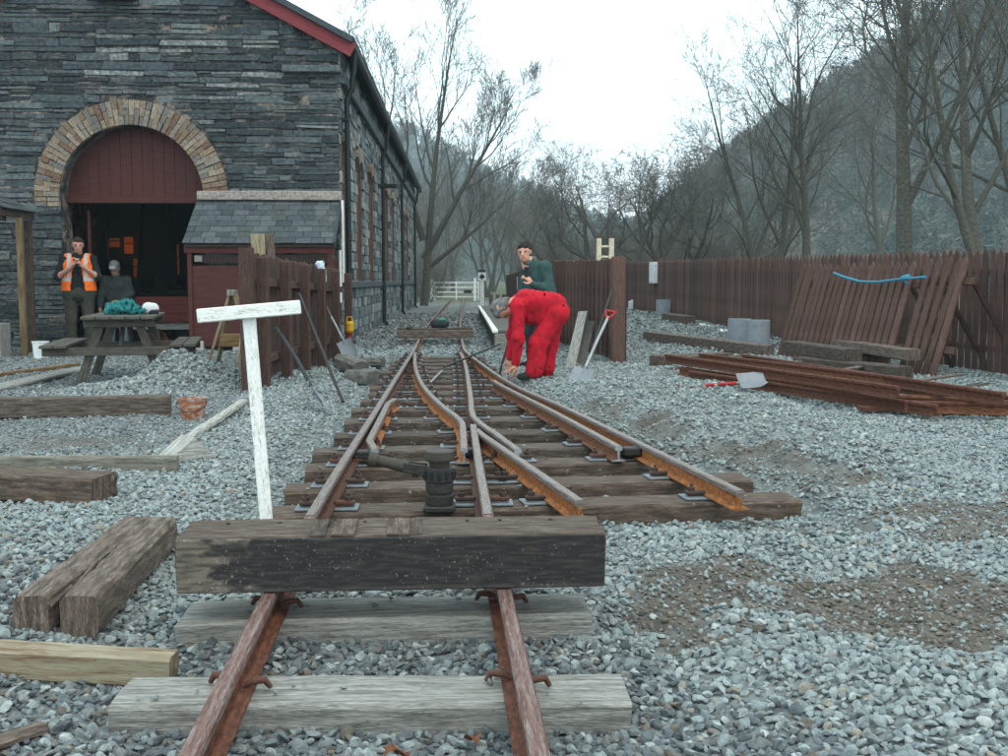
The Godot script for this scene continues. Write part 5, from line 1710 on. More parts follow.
# ------------------------------------------------------------------ rail pile and the right-hand yard
func rail_pile() -> void:
	var g := "rails in the rusty pile"
	var L := func(a: Vector3, b: Vector3) -> Array: return [Vector2(a.x, a.z), Vector2(b.x, b.z)]
	var hh := func(v: Vector3) -> float: return hgt(v.x, v.z)
	var gy := .02
	# bearers on the ground
	var k := 0
	for b in [[px(672, 372), px(740, 358)], [px(770, 392), px(850, 370)], [px(880, 408), px(985, 384)]]:
		timber(["rust-stained bearer under the far end of the stacked rails", "rust-stained bearer under the middle of the stacked rails", "rust-stained bearer under the near end of the stacked rails"][k], M.creo_b, b, .13, .03, 401 + k)
		k += 1
	# bottom layer
	var y1 := .05
	rail("rusty rail in the bottom layer of the pile, its drilled end nearest the ballast", L.call(px(690, 371, y1 + .09), px(937, 405, y1 + .09)), y1, y1, M.rust_red, M.rust_dark, M.rust_dark, "", false, "stacked_rail")
	rail("rusty rail lying in the bottom layer of the pile beside the fence panels", L.call(px(712, 362, y1 + .09), px(1010, 396, y1 + .09)), y1, y1, M.rust_red, M.rust_dark, M.rust_dark, "", false, "stacked_rail")
	rail("short rusty rail in the middle of the pile's bottom layer", L.call(px(680, 367, y1 + .09), px(870, 392, y1 + .09)), y1, y1, M.rust, M.rust, M.rust, "", false, "stacked_rail")
	# cross stubs between the layers
	k = 0
	for b in [[px(667, 363, .12), px(712, 357, .12)], [px(684, 367, .12), px(748, 357, .12)], [px(735, 376, .12), px(800, 364, .12)], [px(795, 383, .12), px(860, 370, .12)], [px(865, 393, .12), px(960, 378, .12)]]:
		var st := thing("rusty_batten", ["rusty batten between rail layers at the far end", "rusty batten second from the far end of the pile", "rusty batten midway along the pile", "rusty batten beside the lying timbers", "rusty batten at the near end of the pile"][k], "batten", Vector3(b[0].x, .136, b[0].z))
		var e: Vector3 = b[1] - b[0]
		bar(st, "bar", Vector3(0, .021, 0), Vector3(e.x, .021, e.z), .07, .02, M.creo_pale)
		k += 1
	var y2 := .168
	rail("top rusty rail along the ballast side of the pile", L.call(px(666, 354, y2 + .095), px(899, 386, y2 + .095)), y2, y2, M.rust_red, M.rust_red, M.rust_dark, "", false, "stacked_rail")
	rail("top rusty rail along the fence side of the pile, ending furthest out", L.call(px(743, 354, y2 + .095), px(1004, 392, y2 + .095)), y2, y2, M.rust_red, M.rust_red, M.rust_dark, "", false, "stacked_rail")
	rail("pale rusty rail lying loose in the middle of the pile", L.call(px(863, 393, y1 + .09), px(1012, 401, y1 + .09)), y1 - .001, y1 - .001, M.rust, M.rust, M.rust, "", false, "stacked_rail")
	rail("rusty rail lying on top between the two outer rails of the pile", L.call(px(700, 353, y2 + .095), px(905, 377, y2 + .095)), y2, y2, M.rust_red, M.rust, M.rust_dark, "", false, "stacked_rail")
	rail("short rusty rail poking out at the near end of the pile", L.call(px(905, 401, y1 + .09), px(1020, 404, y1 + .09)), y1, y1, M.rust_red, M.rust, M.rust, "", false, "stacked_rail")
	var fb := thing("steel_flat", "red-brown steel flat lying on the ballast below the rail ends", "steel flat", px(858, 408, .05))
	bar(fb, "bar", Vector3(0, .0, 0), px(1015, 411, .05) - px(858, 408, .05), .16, .035, M.rust_red)
	var fb2 := thing("steel_flat", "short rusty flat poking from beneath the far half of the pile", "steel flat", px(668, 377, .03))
	bar(fb2, "bar", Vector3(0, .0, 0), px(800, 394, .03) - px(668, 377, .03), .08, .02, M.rust_red)
	# timbers before the loose panels
	var blk := timber("low timber supporting the black-ended and pale-ended timbers", M.creo_b, [px(800, 372), px(905, 385)], .22, .2, 411)
	var t1 := timber("dark timber with a black sawn end before the loose panel", M.creo_b, [px(790, 366), px(852, 378)], .24, .15, 412)
	t1.position.y += .2
	var t2 := timber("brown timber with a pale end lying before the loose panel", M.creo_pale, [px(832, 362), px(912, 378)], .2, .13, 413)
	t2.position.y += .2
	# concrete pipes
	k = 0
	for c in [[px(739, 344), .2, .44], [px(757, 347), .205, .46], [px(664, 322), .22, .44]]:
		var p: Vector3 = c[0]
		single("concrete_pipe", ["short grey concrete pipe standing behind its twin near the panels", "short grey concrete pipe standing nearest the rail pile", "grey concrete pipe standing alone by the far fence"][k], "pipe", lathemesh([Vector2(c[1] - .04, 0), Vector2(c[1], 0), Vector2(c[1], c[2]), Vector2(c[1] - .04, c[2]), Vector2(c[1] - .04, 0)], 28), M.pipe_grey, Vector3(p.x, hgt(p.x, p.z) - .01, p.z), 0, "")
		k += 1
	timber("short squared timber lying beside the lone concrete pipe", M.creo_c, [px(667, 327), px(690, 329)], .3, .2, 421)
	timber("flat pale board lying on the ground before the fence", M.white_paint, [px(700, 329), px(729, 335)], .25, .03, 422)
	# boxes
	var bx := single("white_meter_box", "white box fixed to the long picket fence above the lone pipe", "box", cb(Vector3(.16, .6, .5), .012), M.white, Vector3(5.42, 1.33, -29.8), .04)
	part(bx, "door", cb(Vector3(.012, .52, .42), .004), M.white, Vector3(-.085, 0, 0))
	part(bx, "mounting_post", cb(Vector3(.09, 1.9, .09), .005), M.fence_b, Vector3(.1, -.5, 0))
	var wb := px(631, 316)
	var wbx := single("white_canister", "white plastic canister standing beyond the fence end post", "canister", cb(Vector3(.16, .3, .14), .025), M.white, Vector3(wb.x, hgt(wb.x, wb.z) + .14, wb.z))
	part(wbx, "cap", lathemesh([Vector2(.03, 0), Vector2(.03, .04), Vector2(0, .04)], 12), M.white, Vector3(.03, .15, 0))
	# blue rope hung across the loose panels
	var pts := []
	for q in [[836, 273, -13.85], [846, 277, -13.6], [862, 281.5, -13.35], [880, 282, -13.1], [896, 280, -12.85], [908, 278.5, -12.62], [918, 278, -12.45], [928, 277, -12.3]]: pts.append(pz(q[0], q[1], q[2]))
	var rp := thing("blue_rope", "light blue rope strung across the loose fence panels", "rope", pts[0])
	var loc := []
	for p in pts: loc.append(p - pts[0] + Vector3(-.03, 0, 0))
	part(rp, "rope", tubemesh(loc, .017, 6), M.blue_rope)
	part(rp, "knot", body_of([[Vector3(-.03, 0, 0), Vector3(.03, .02, 0), .03, .035, Color(.05, .22, .32)], [Vector3(0, -.04, 0), Vector3(.02, -.06, .01), .02, .015, Color(.05, .22, .32)]], .008, .01, .006), M.cloth_vc, loc[5])
	# cream ladder behind the platform fence
	var ld := thing("wooden_ladder", "cream wooden ladder standing behind the platform fence", "ladder", Vector3(2.58, hgt(2.58, -20.0), -20))
	for s in [0, 1]: part(ld, "stile", cb(Vector3(.09, 1.9, .1), .008), M.cream, Vector3(s * .24, .95, 0))
	for i in 9: part(ld, "rung", cb(Vector3(.16, .04, .06), .006), M.cream, Vector3(.12, .18 + i * .195, 0))
	for s in [0, 1]: part(ld, "stile_cap", cb(Vector3(.1, .05, .11), .008), M.fence, Vector3(s * .24, 1.92, 0))

# ------------------------------------------------------------------ platform, signal, gate
func far_things() -> void:
	var o := thing("platform", "low timber platform with white painted edge beside the far rails", "platform", Vector3(.5, 0, -17))
	for i in 46: part(o, "deck_board", cb(Vector3(.92, .045, .33), .006), M.deck if i % 3 else M.deck_b, Vector3(.52, .28, -.2 - i * .37 * 1.0))
	for i in 9: part(o, "edge_board", cb(Vector3(.09, .05, 1.86), .006), M.white_paint, Vector3(.02, .285, -.95 - i * 1.88))
	part(o, "side_fascia", cb(Vector3(.05, .3, 17), .006), M.creo_b, Vector3(.03, .11, -8.5))
	part(o, "side_fascia", cb(Vector3(.05, .3, 17), .006), M.creo_b, Vector3(.96, .11, -8.5))
	part(o, "end_fascia", cb(Vector3(.98, .24, .06), .006), M.grey_wood, Vector3(.5, .13, .0))
	var s := thing("stop_signal", "slim white signal post with black diamond board by the platform end", "signal", Vector3(.81, hgt(.81, -45), -45))
	part(s, "post", cb(Vector3(.16, 1.15, .1), .008), M.white, Vector3(0, .57, 0))
	part(s, "board", cb(Vector3(.34, .36, .04), .006), M.white, Vector3(0, 1.3, .07))
	var dm := MB.new()
	dm.extrude(PackedVector2Array([Vector2(0, -.13), Vector2(.13, 0), Vector2(0, .13), Vector2(-.13, 0)]), 0, .012)
	part(s, "diamond", dm.done(), M.black, Vector3(0, 1.29, .092))
	part(s, "cap", cb(Vector3(.3, .1, .14), .01), M.black, Vector3(0, 1.53, .04))
	var g := thing("white_gate", "white five-barred gate across the line beyond the platform", "gate", Vector3(-.03, hgt(0, -60), -60))
	for i in 4: part(g, "bar", cb(Vector3(2.6, .07, .05), .006), M.white, Vector3(-.35, .2 + i * .27, 0))
	for x in [-1.6, -.35, .9]: part(g, "upright", cb(Vector3(.08, 1.0, .06), .006), M.white, Vector3(x, .5, .06))
	part(g, "post", cb(Vector3(.14, 1.3, .14), .01), M.white, Vector3(.7, .62, .3))
	part(g, "post", cb(Vector3(.14, 1.2, .14), .01), M.white, Vector3(-1.75, .6, 0))
	part(g, "sign", cb(Vector3(.45, .18, .02), .003), M.black, Vector3(.3, .5, .05))
	for i in 4: single("timber_stake", "old brown stake in the stockade beyond the platform", "stake", beammesh(Vector3(1.2, .16, .16), 500 + i, .02, 6, .03), M.creo_pale, Vector3(1.25 + i * .28, -.05, -44 - i * .2), 0, "stakes beyond the platform").rotation.z = PI / 2

# ------------------------------------------------------------------ people
func hand_pair(o: Array, j: Dictionary) -> void:
	for s in ["L", "R"]:
		var h: Array = j["hand" + s]   # direction, palm, side, curl
		o.append_array(hand_prims(j["wr" + s], h[0], h[1], h[2], h[3], j.get("skin", SKIN)))

# work clothes with smears of dirt
func grimed(groups: Array, j: Dictionary) -> ArrayMesh:
	var q := MB.new()
	q.colored = true
	for g in groups: sdf(q, g[0], g[1], g[2], g[3])
	if j.has("grime"):
		var nz := FastNoiseLite.new()
		nz.seed = 4; nz.frequency = 5.0; nz.fractal_octaves = 3
		for i in q.v.size():
			var n := nz.get_noise_3d(q.v[i].x * 1.5, q.v[i].y, q.v[i].z * 1.5)
			if n > .12: q.c[i] = q.c[i].lerp(Color(.1, .012, .014), minf(j.grime, (n - .12) * 4.0))
	return q.done()

func dress(o: Node3D, j: Dictionary) -> void:
	var k: float = j.get("stout", 1.0)
	var sk: Color = j.get("skin", SKIN)
	var hb: Basis = j.head_basis
	# the body: one mesh, limbs, trunk and neck, with the head and hands on finer grids
	var b := [[j.pel, j.che, .10 * k, .115 * k, sk], [j.che, j.nek, .08, .055, sk], [j.shL, j.shR, .055, .055, sk], [j.nek, j.head - hb.y * .06, .052, .05, sk]]
	for s in ["L", "R"]:
		b.append([j["sh" + s], j["el" + s], .05, .042, sk]); b.append([j["el" + s], j["wr" + s], .043, .028, sk])
		b.append([j["hi" + s], j["kn" + s], .075 * k, .055, sk]); b.append([j["kn" + s], j["an" + s], .052, .036, sk])
	var hands := []
	hand_pair(hands, j)
	part(o, "body", body_mesh([[b, .018, .05], [head_prims(j.head, hb, sk), .007, .018], [hands, .005, .008]]), M.skin_vc)
	if j.has("hair"): part(o, "hair", body_mesh([[hair_prims(j.head, hb, j.hair), .008, .02, .016]]), M.cloth_vc)
	# trousers
	var tc: Color = j.trousers
	var t := [[j.hiL, j.hiR, .125 * k, .125 * k, tc], [(j.hiL + j.hiR) * .5, j.pel, .13 * k, .12 * k, tc]]
	for s in ["L", "R"]:
		t.append([j["hi" + s], j["kn" + s], .108 * k, j.get("knee", .082), tc])
		t.append([j["kn" + s], j["an" + s] + (j["kn" + s] - j["an" + s]) * .06, j.get("knee", .08), j.get("cuff", .07), tc])
	part(o, "trousers", grimed([[t, .014, .05, j.get("crease", .012)]], j), M.cloth_vc)
	# jacket or shirt
	var jc: Color = j.top
	var up: Vector3 = (j.che - j.pel)
	var wide: Vector3 = (j.shL - j.shR).normalized()
	var u := []
	for s in [-1, 1]: u.append([j.pel + wide * .055 * s * k - up * j.get("hem", .0), j.che + wide * .07 * s * k, .125 * k, .125 * k, jc])
	u.append([j.shL, j.shR, .075, .075, jc]); u.append([j.che, j.nek, .12, .07, jc])
	for s in ["L", "R"]:
		u.append([j["sh" + s], j["el" + s], .076, .064, jc])
		var cut: float = j.get("sleeve", .93)
		if cut > 0.0: u.append([j["el" + s], j["el" + s].lerp(j["wr" + s], cut), .062, .046, jc])
	for e in j.get("extra", []): u.append([e[0], e[1], e[2], e[3], jc])
	part(o, j.get("top_name", "jacket"), grimed([[u, .013, .045, j.get("crease", .012)]], j), M.cloth_vc)
	for s in ["L", "R"]:
		var a: Vector3 = j["an" + s]
		var f: Vector3 = j.get("toe" + s, j.get("toes", Vector3(0, 0, 1)))
		var g := Vector3(a.x, .035, a.z)
		var bc: Color = j.get("boots", Color(.02, .018, .016))
		part(o, "boot", body_mesh([[[[a, g - f * .03, .05, .04, bc], [g - f * .05, g + f * .16, .04, .035, bc], [g + f * .05 + Vector3(0, .02, 0), g + f * .12, .042, .038, bc]], .011, .02]]), M.cloth_vc)

func people() -> void:
	# --- worker in the orange vest, hands together before the chest
	var o := thing("person", "person in orange hi-vis vest, dark shirt and brown trousers, hands together", "person", Vector3(-6.08, 0, -16.95), .22)
	o.position.y = hgt(-6.08, -16.95)
	var j := {"stout": 1.12, "pel": Vector3(0, .96, 0), "che": Vector3(0, 1.30, 0), "nek": Vector3(0, 1.50, 0), "head": Vector3(.01, 1.645, .03), "head_basis": Basis.from_euler(Vector3(.08, .12, 0)), "hair": Color(.035, .022, .016),
		"shL": Vector3(.20, 1.42, 0), "shR": Vector3(-.20, 1.42, 0), "elL": Vector3(.30, 1.15, .08), "elR": Vector3(-.30, 1.15, .08), "wrL": Vector3(.065, 1.33, .23), "wrR": Vector3(-.06, 1.31, .24),
		"handL": [Vector3(-.45, .8, .1), Vector3(-.8, -.3, .1), 1.0, .45], "handR": [Vector3(.4, .85, .1), Vector3(.8, -.2, 0), -1.0, .5],
		"hiL": Vector3(.11, .9, 0), "hiR": Vector3(-.11, .9, 0), "knL": Vector3(.13, .49, .03), "knR": Vector3(-.13, .49, .03), "anL": Vector3(.14, .09, -.01), "anR": Vector3(-.14, .09, -.01),
		"trousers": Color(.05, .05, .043), "top": Color(.014, .017, .016), "top_name": "shirt", "sleeve": 0.0, "hem": .3, "cuff": .085}
	dress(o, j)
	var orange := Color(.85, .16, .02)
	var grey := Color(.42, .42, .42)
	var v := []
	for s in [-1, 1]:
		v.append([Vector3(.08 * s, .93, 0), Vector3(.085 * s, 1.3, 0), .18, .16, orange])
		v.append([Vector3(.08 * s, 1.3, 0), Vector3(.14 * s, 1.44, 0), .15, .085, orange])
	var vest := MB.new()
	vest.colored = true
	sdf(vest, v, .013, .04, .01, func(p: Vector3) -> bool: return not (p.z > .04 and absf(p.x) < .065 + maxf(0.0, 1.3 - p.y) * .13) and p.y > .93 and p.y < 1.53 and not (p.y > 1.44 and absf(p.x) < .085) and not (absf(p.x) > .215 and p.y > 1.17))
	for i in vest.v.size():
		var p := vest.v[i]
		if (p.y > 1.08 and p.y < 1.135) or (absf(absf(p.x) - .125) < .024 and p.y > 1.135): vest.c[i] = grey
	part(o, "hi_vis_vest", vest.done(), M.cloth_vc)
	# --- person with the cap, looking down, behind the table
	o = thing("person", "person in dark grey jacket, pale cap and blue jeans looking down", "person", Vector3(-6.08, -.15, -18.75), .1)
	j = {"pel": Vector3(0, .86, 0), "che": Vector3(0, 1.15, .01), "nek": Vector3(0, 1.33, .03), "head": Vector3(0, 1.455, .085), "head_basis": Basis.from_euler(Vector3(.45, -.1, 0)), "hair": Color(.05, .04, .035), "skin": Color(.4, .22, .17),
		"shL": Vector3(.18, 1.26, 0), "shR": Vector3(-.18, 1.26, 0), "elL": Vector3(.25, 1.02, .03), "elR": Vector3(-.24, 1.02, .05), "wrL": Vector3(.1, .89, .2), "wrR": Vector3(-.26, .8, .12),
		"handL": [Vector3(-.8, -.1, .3), Vector3(0, -.3, -.9), 1.0, .5], "handR": [Vector3(.05, -.95, .2), Vector3(.9, 0, 0), -1.0, .4],
		"hiL": Vector3(.09, .8, 0), "hiR": Vector3(-.09, .8, 0), "knL": Vector3(.11, .44, .03), "knR": Vector3(-.11, .44, .03), "anL": Vector3(.12, .09, 0), "anR": Vector3(-.12, .09, 0),
		"trousers": Color(.16, .22, .27), "top": Color(.045, .055, .058), "hem": .15}
	dress(o, j)
	var hb: Basis = j.head_basis
	part(o, "cap", body_of([[j.head + hb * Vector3(0, .065, -.02), j.head + hb * Vector3(0, .07, .01), .092, .085, Color(.2, .21, .23)], [j.head + hb * Vector3(-.03, .065, .1), j.head + hb * Vector3(.03, .065, .1), .03, .03, Color(.4, .42, .44)]], .011, .02, .003), M.cloth_vc)
	# --- person in the green jacket, body turned to the track, face to us
	o = thing("person", "dark-haired person in green jacket standing behind the bending worker", "person", Vector3(.88, hgt(.88, -13.2), -13.2))
	j = {"pel": Vector3(.06, .83, 0), "che": Vector3(.05, 1.13, 0), "nek": Vector3(-.04, 1.33, .03), "head": Vector3(-.115, 1.445, .07), "head_basis": Basis.from_euler(Vector3(.05, -.28, .1)), "hair": Color(.025, .02, .018), "skin": Color(.5, .25, .18),
		"shL": Vector3(.14, 1.26, .13), "shR": Vector3(-.07, 1.26, -.15), "elL": Vector3(.20, .97, .2), "elR": Vector3(-.12, .96, -.14), "wrL": Vector3(-.035, 1.06, .26), "wrR": Vector3(-.22, .8, -.02),
		"handL": [Vector3(-.6, .75, .1), Vector3(-.5, -.4, -.6), 1.0, .75], "handR": [Vector3(-.4, -.8, .2), Vector3(.5, 0, .6), -1.0, .4],
		"hiL": Vector3(.10, .77, .08), "hiR": Vector3(.0, .77, -.09), "knL": Vector3(.08, .42, .09), "knR": Vector3(-.02, .42, -.1), "anL": Vector3(.1, .09, .1), "anR": Vector3(.0, .09, -.1), "toes": Vector3(-.8, 0, .5).normalized(),
		"trousers": Color(.03, .035, .04), "top": Color(.036, .078, .073), "hem": .18, "stout": .92}
	dress(o, j)
	part(o, "collar", body_of([[Vector3(-.09, 1.325, .07), Vector3(.0, 1.345, .02), .05, .055, Color(.1, .13, .12)]], .01, .02, .006), M.cloth_vc)
	single("hand_radio", "small black radio held by the person in the green jacket", "radio", cb(Vector3(.055, .13, .035), .008), M.black, o.position + Vector3(-.10, 1.20, .27), .4)
	# --- worker in red overalls bending to the sleepers
	o = thing("person", "grey-haired person in red overalls bending down to the sleepers", "person", Vector3(.82, hgt(.82, -11.6), -11.6))
	var red := Color(.5, .008, .024)
	j = {"pel": Vector3(.2, .82, 0), "che": Vector3(-.12, .86, .0), "nek": Vector3(-.29, .82, 0), "head": Vector3(-.38, .775, .01), "head_basis": Basis(Vector3(0, 0, 1), Vector3(-.95, -.3, 0), Vector3(.3, -.95, 0)).orthonormalized(), "hair": Color(.16, .16, .16), "skin": Color(.48, .22, .15),
		"shL": Vector3(-.22, .80, -.17), "shR": Vector3(-.22, .80, .17), "elL": Vector3(-.26, .48, -.2), "elR": Vector3(-.22, .46, .2), "wrL": Vector3(-.30, .2, -.14), "wrR": Vector3(-.25, .17, .15),
		"handL": [Vector3(-.1, -1, .1), Vector3(-.6, 0, .6), 1.0, .4], "handR": [Vector3(-.12, -1, 0), Vector3(-.8, 0, -.4), -1.0, .35],
		"hiL": Vector3(.22, .74, -.10), "hiR": Vector3(.21, .73, .10), "knL": Vector3(.15, .40, -.13), "knR": Vector3(.0, .40, .13), "anL": Vector3(.10, .09, -.13), "anR": Vector3(-.04, .09, .12), "toes": Vector3(-1, 0, .1).normalized(),
		"trousers": red, "top": red, "hem": -.08, "cuff": .1, "knee": .098, "stout": 1.03, "crease": .016, "grime": .28, "extra": [[Vector3(-.16, .75, 0), Vector3(.1, .7, .02), .13, .14]], "boots": Color(.035, .035, .035)}
	dress(o, j)

# ------------------------------------------------------------------ vegetation
func vegetation() -> void:
	var tall := tree_meshes(1, {"h": 11.0, "r": .2, "gnarl": .22, "up": .12, "kids": [13, 8, 5, 4], "angle": .75, "reach": .5, "bare": .2, "levels": 4, "fine": .0065})
	var tall_b := tree_meshes(2, {"stems": [[Vector3.ZERO, Vector3(-.25, 1, .1), 9.0, .15], [Vector3(.1, 0, .1), Vector3(.3, 1, 0), 9.5, .16], [Vector3(-.1, 0, -.1), Vector3(.05, 1, -.3), 8.0, .12]], "gnarl": .24, "up": .12, "kids": [8, 8, 5, 4], "angle": .75, "reach": .48, "bare": .2, "levels": 4, "fine": .0065})
	var oak := tree_meshes(3, {"stems": [[Vector3.ZERO, Vector3(-.5, 1, .1), 4.4, .15], [Vector3(.1, 0, 0), Vector3(.55, 1, -.1), 4.6, .15], [Vector3(0, 0, .1), Vector3(.0, 1, .3), 4.2, .12]], "gnarl": .5, "up": .1, "kids": [7, 7, 5, 4], "angle": .95, "reach": .62, "bare": .25, "levels": 4, "fine": .0065})
	var oak_b := tree_meshes(4, {"stems": [[Vector3.ZERO, Vector3(-.3, 1, .0), 4.8, .16], [Vector3(.05, 0, 0), Vector3(.8, 1, .1), 4.4, .13]], "gnarl": .55, "up": .1, "kids": [7, 7, 5, 4], "angle": .95, "reach": .6, "bare": .2, "levels": 4, "fine": .0065})
	var lean := tree_meshes(6, {"stems": [[Vector3.ZERO, Vector3(.12, 1, .1), 12.5, .2], [Vector3(0, 2.2, 0), Vector3(.75, 1, .3), 8.0, .17], [Vector3(0, 3.0, 0), Vector3(-.35, 1, .2), 9.0, .16], [Vector3(0, 1.6, 0), Vector3(.95, .75, .2), 6.0, .12]], "gnarl": .2, "up": .13, "kids": [10, 8, 5, 4], "angle": .65, "reach": .42, "bare": .3, "levels": 4, "fine": .009})
	var bush := tree_meshes(8, {"stems": range(14).map(func(i): return [Vector3(cos(i * 2.4) * .4, 0, sin(i * 2.4) * .4), Vector3(cos(i * 2.4) * .6, 1, sin(i * 2.4) * .6), 2.6 + (i % 5) * .35, .025]), "gnarl": .35, "up": .1, "kids": [9, 6, 4], "angle": .7, "reach": .5, "bare": .1, "levels": 3, "fine": .005})
	# left: the tall tree beyond the shed
	tree("tall bare tree with wide leaning limbs beyond the end of the shed", lean, Vector3(-1.75, 0, -47.0), 0.0, 1.0, "", M.twig)
	# right: tall trees behind the picket fence
	var g := "bare trees behind the picket fence"
	tree("tallest bare tree, single straight trunk, rising behind the loose fence panels", tall, Vector3(10.2, 0, -24.0), .4, 1.08, "", M.twig)
	tree("bare tree with three slanting stems at the near end of the picket fence", tall_b, Vector3(10.6, 0, -20.6), 2.1, 1.0, "", M.twig)
	tree("slim bare tree behind the picket fence, between the fork and the tallest tree", tall, Vector3(10.0, 0, -30.5), 2.6, .78, "", M.twig_red)
	tree("forked bare tree with a stem leaning towards the track, behind the fence", tall_b, Vector3(9.6, 0, -33.0), 5.4, .85, "", M.twig)
	tree("crooked low bare oak behind the far part of the picket fence", oak_b, Vector3(10.2, 0, -37.5), 1.2, 1.05, "", M.twig)
	tree("twisted bare oak with spreading stems behind the platform fence", oak, Vector3(6.3, 0, -38.0), .0, 1.12, "", M.twig)
	tree("twisted bare oak leaning over the ladder behind the platform fence", oak_b, Vector3(4.7, 0, -39.5), 3.4, 1.05, "", M.twig)
	tree("twisted bare oak standing between the spreading oak and the fork", oak, Vector3(8.4, 0, -40.5), 2.2, 1.1, "", M.twig)
	tree("broad bare tree at the corner behind the picket fence", tall_b, Vector3(13.2, 0, -23.0), .6, 1.15, "", M.twig)
	# further back
	var bg := "bare trees far beyond the gate"
	var r := RandomNumberGenerator.new()
	r.seed = 14
	for q in [[-3.2, -74, .95], [1.6, -70, .9], [3.4, -78, .85], [5.8, -64, .72], [-.9, -92, 1.0], [2.8, -98, 1.05], [7.6, -82, .8], [-5.5, -88, 1.1], [14.5, -62, .8], [20.0, -50, .9], [6.2, -104, 1.0], [-2.4, -108, 1.1]]:
		var ms: Array = [tall, tall_b][r.randi() % 2]
		tree("bare brown tree in the wood far beyond the gate and fence", ms, Vector3(q[0], 0, q[1]), r.randf() * TAU, q[2], bg, M.twig_red)
	for i in 13:
		var p := Vector3(r.randf_range(7.2, 15.0), 0, -r.randf_range(20.0, 42.0))
		if i >= 1: p = Vector3(r.randf_range(2.6, 12.0), 0, -r.randf_range(42.0, 64.0))
		if i >= 10: p = Vector3(r.randf_range(-3.5, -1.6), 0, -r.randf_range(50.0, 66.0))
		if p.x < 6.8 and p.z > -41.0: p.x = 7.4
		tree("bare thicket shrub growing behind the fences", bush, p, r.randf() * TAU, r.randf_range(.7, 1.1), "thicket behind the fences", M.twig_red, "bare_shrub")

# the tarred front of the heavy baulk: black tar, bare weathered wood at one end, specks of lime
func face_tex() -> ImageTexture:
	var W := 512
	var H := 64
	var a := FastNoiseLite.new()
	a.seed = 8; a.frequency = .02; a.fractal_octaves = 5
	var im := Image.create(W, H, false, Image.FORMAT_RGB8)
	for y in H:
		for x in W:
			var n := a.get_noise_2d(x, y * 2.0)
			var f := a.get_noise_2d(x * 1.2 + 900.0, y * 9.0)
			var c := Color(.019, .018, .0185).lerp(Color(.05, .042, .038), clampf(f * 1.2 + .15, 0, 1))
			var bare := clampf((72.0 - x + n * 80.0) / 30.0, 0, 1)
			if y > 58: bare = maxf(bare, clampf(f + .5, 0, 1) * .5)
			c = c.lerp(Color(.14, .118, .095).lerp(Color(.06, .05, .042), clampf(f * 1.6 + .35, 0, 1)), bare)
			if a.get_noise_2d(x * 9.0 + 50.0, y * 9.0) > .58 - .25 * a.get_noise_2d(x * .6, y + 300.0) - .1 * y / H: c = c.lerp(Color(.3, .3, .29), .55)
			im.set_pixel(x, y, lin(c.r, c.g, c.b))
	return ImageTexture.create_from_image(im)

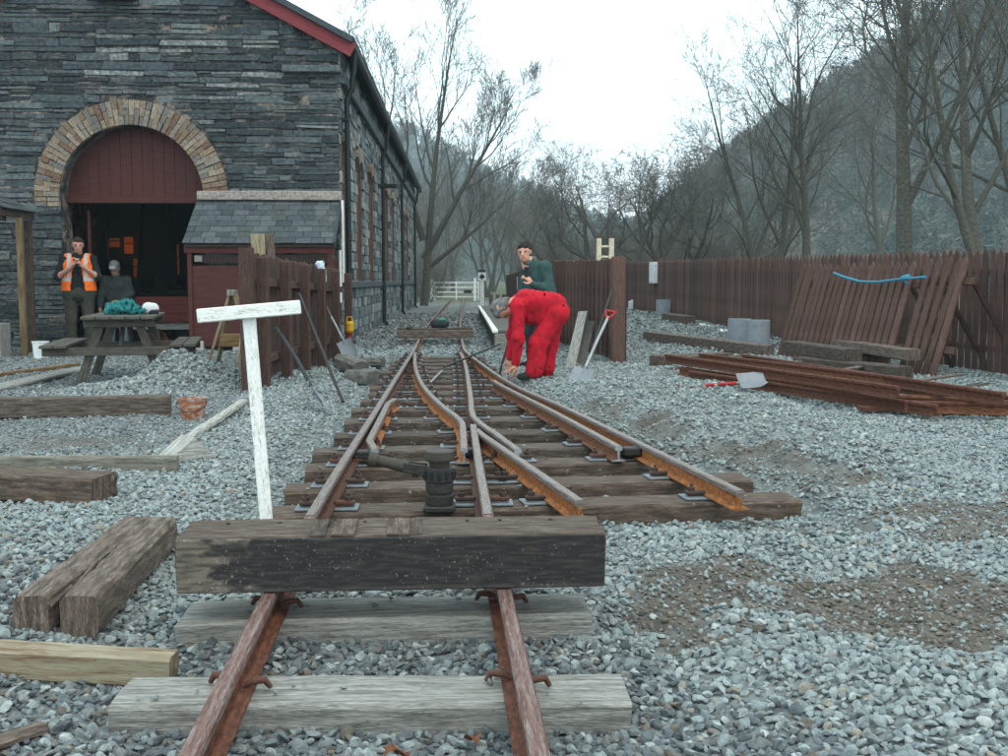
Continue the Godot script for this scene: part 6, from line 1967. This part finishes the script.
# ------------------------------------------------------------------ build
func _ready() -> void:
	rng.seed = 20
	noise_a.seed = 2; noise_a.frequency = .12; noise_a.fractal_octaves = 3
	noise_b.seed = 7; noise_b.frequency = .12; noise_b.fractal_octaves = 3
	# camera
	var cam := Camera3D.new()
	cam.name = "camera"
	cam.position = EYE
	cam.basis = cam_basis
	cam.fov = rad_to_deg(2.0 * atan(378.0 / FPX))
	cam.near = .05; cam.far = 4000.0
	add_child(cam)
	# overcast dusk sky
	var sm := ProceduralSkyMaterial.new()
	sm.sky_top_color = Color(.89, .975, 1.0)
	sm.sky_horizon_color = Color(.95, .988, 1.0)
	sm.sky_curve = .12
	sm.ground_bottom_color = Color(.35, .38, .38)
	sm.ground_horizon_color = Color(.6, .64, .64)
	sm.sun_angle_max = 0.0
	sm.energy_multiplier = 2.75
	var sky := Sky.new()
	sky.sky_material = sm
	var env := Environment.new()
	env.background_mode = Environment.BG_SKY
	env.sky = sky
	env.tonemap_mode = Environment.TONE_MAPPER_LINEAR
	env.tonemap_exposure = .93
	env.fog_enabled = true
	env.fog_density = .0007
	env.fog_light_color = Color(.74, .83, .86)
	env.sdfgi_enabled = true; env.ssao_enabled = true; env.ssil_enabled = true
	var we := WorldEnvironment.new()
	we.name = "overcast_sky"
	we.environment = env
	add_child(we)
	var sun := DirectionalLight3D.new()
	sun.name = "veiled_sun"
	sun.light_energy = .45
	sun.light_angular_distance = 25.0
	sun.light_color = Color(1, .97, .93)
	sun.shadow_enabled = true
	sun.rotation = Vector3(deg_to_rad(-58), deg_to_rad(35), 0)
	add_child(sun)
	make_materials()
	M.baulk_top = tinted(M.creo, .95, .9, .85)
	M.baulk_face = smat(face_tex(), .75, Vector3.ONE, false)
	M.post_wood = tinted(M.new_wood, .5, .4, .32)
	M.leaf = plain(.16, .06, .03, .9)
	M.new_dull = tinted(M.new_wood, .82, .76, .78)
	M.rust_web = tinted(M.rust, .75, .68, .72)
	M.picnic = tinted(M.grey_wood, .36, .34, .3)
	M.plank_edge = tinted(M.grey_wood, .75, .72, .66)
	M.grey_wood_pale = tinted(M.grey_wood, 1.5, 1.5, 1.5)
	M.iron_brown = plain(.065, .056, .046, .65, .3)
	M.bucket = smat(ramp_tex(256, 5, 20, .3, 161, [[0, .16, .05, .02], [.45, .3, .1, .045], [.6, .32, .2, .16], [1, .42, .42, .42]]), .8, Vector3(5, 5, 1), false, M.nm_fine, .4)
	M.cream = plain(.62, .55, .4, .7)
	M.deck = tinted(M.grey_wood, .62, .64, .64)
	M.deck_b = tinted(M.grey_wood, .5, .52, .52)
	print("materials ", Time.get_ticks_msec())
	# setting
	struct("ground", ground_mesh(), M.ground)
	hill("right_hill", [Vector3(30, 2, -420), Vector3(60, 17, -330), Vector3(85, 42, -300), Vector3(120, 66, -290), Vector3(160, 95, -270), Vector3(230, 120, -230), Vector3(330, 130, -120)], .45, Color(.11, .12, .105), 3, 9000, 7.0, [Color(.085, .105, .088), Color(.14, .13, .115), Color(.105, .115, .1)])
	hill("left_hill", [Vector3(-420, 190, -520), Vector3(-200, 160, -620), Vector3(-90, 118, -660), Vector3(10, 72, -700), Vector3(80, 42, -720), Vector3(150, 26, -740), Vector3(260, 30, -760)], .4, Color(.11, .13, .11), 4, 5200, 11.0, [Color(.08, .105, .085), Color(.12, .12, .105)])
	print("terrain ", Time.get_ticks_msec())
	engine_shed()
	lean_to()
	left_shelter()
	wagon()
	fences()
	print("buildings ", Time.get_ticks_msec())
	vegetation()
	print("trees ", Time.get_ticks_msec())
	far_things()
	track()
	baulks()
	rail_pile()
	picnic_table()
	tools()
	print("objects ", Time.get_ticks_msec())
	people()
	print("people ", Time.get_ticks_msec())
	gravel()
	gravel_heap("rounded heap of grey broken slate before the red lean-to", Vector3(-2.85, 0, -11.0), .95, .8, .36, 5200)
	gravel_heap("low spread of broken slate beside the picnic table legs", Vector3(-3.45, 0, -10.6), .8, .5, .12, 2200)
	print("gravel ", Time.get_ticks_msec())
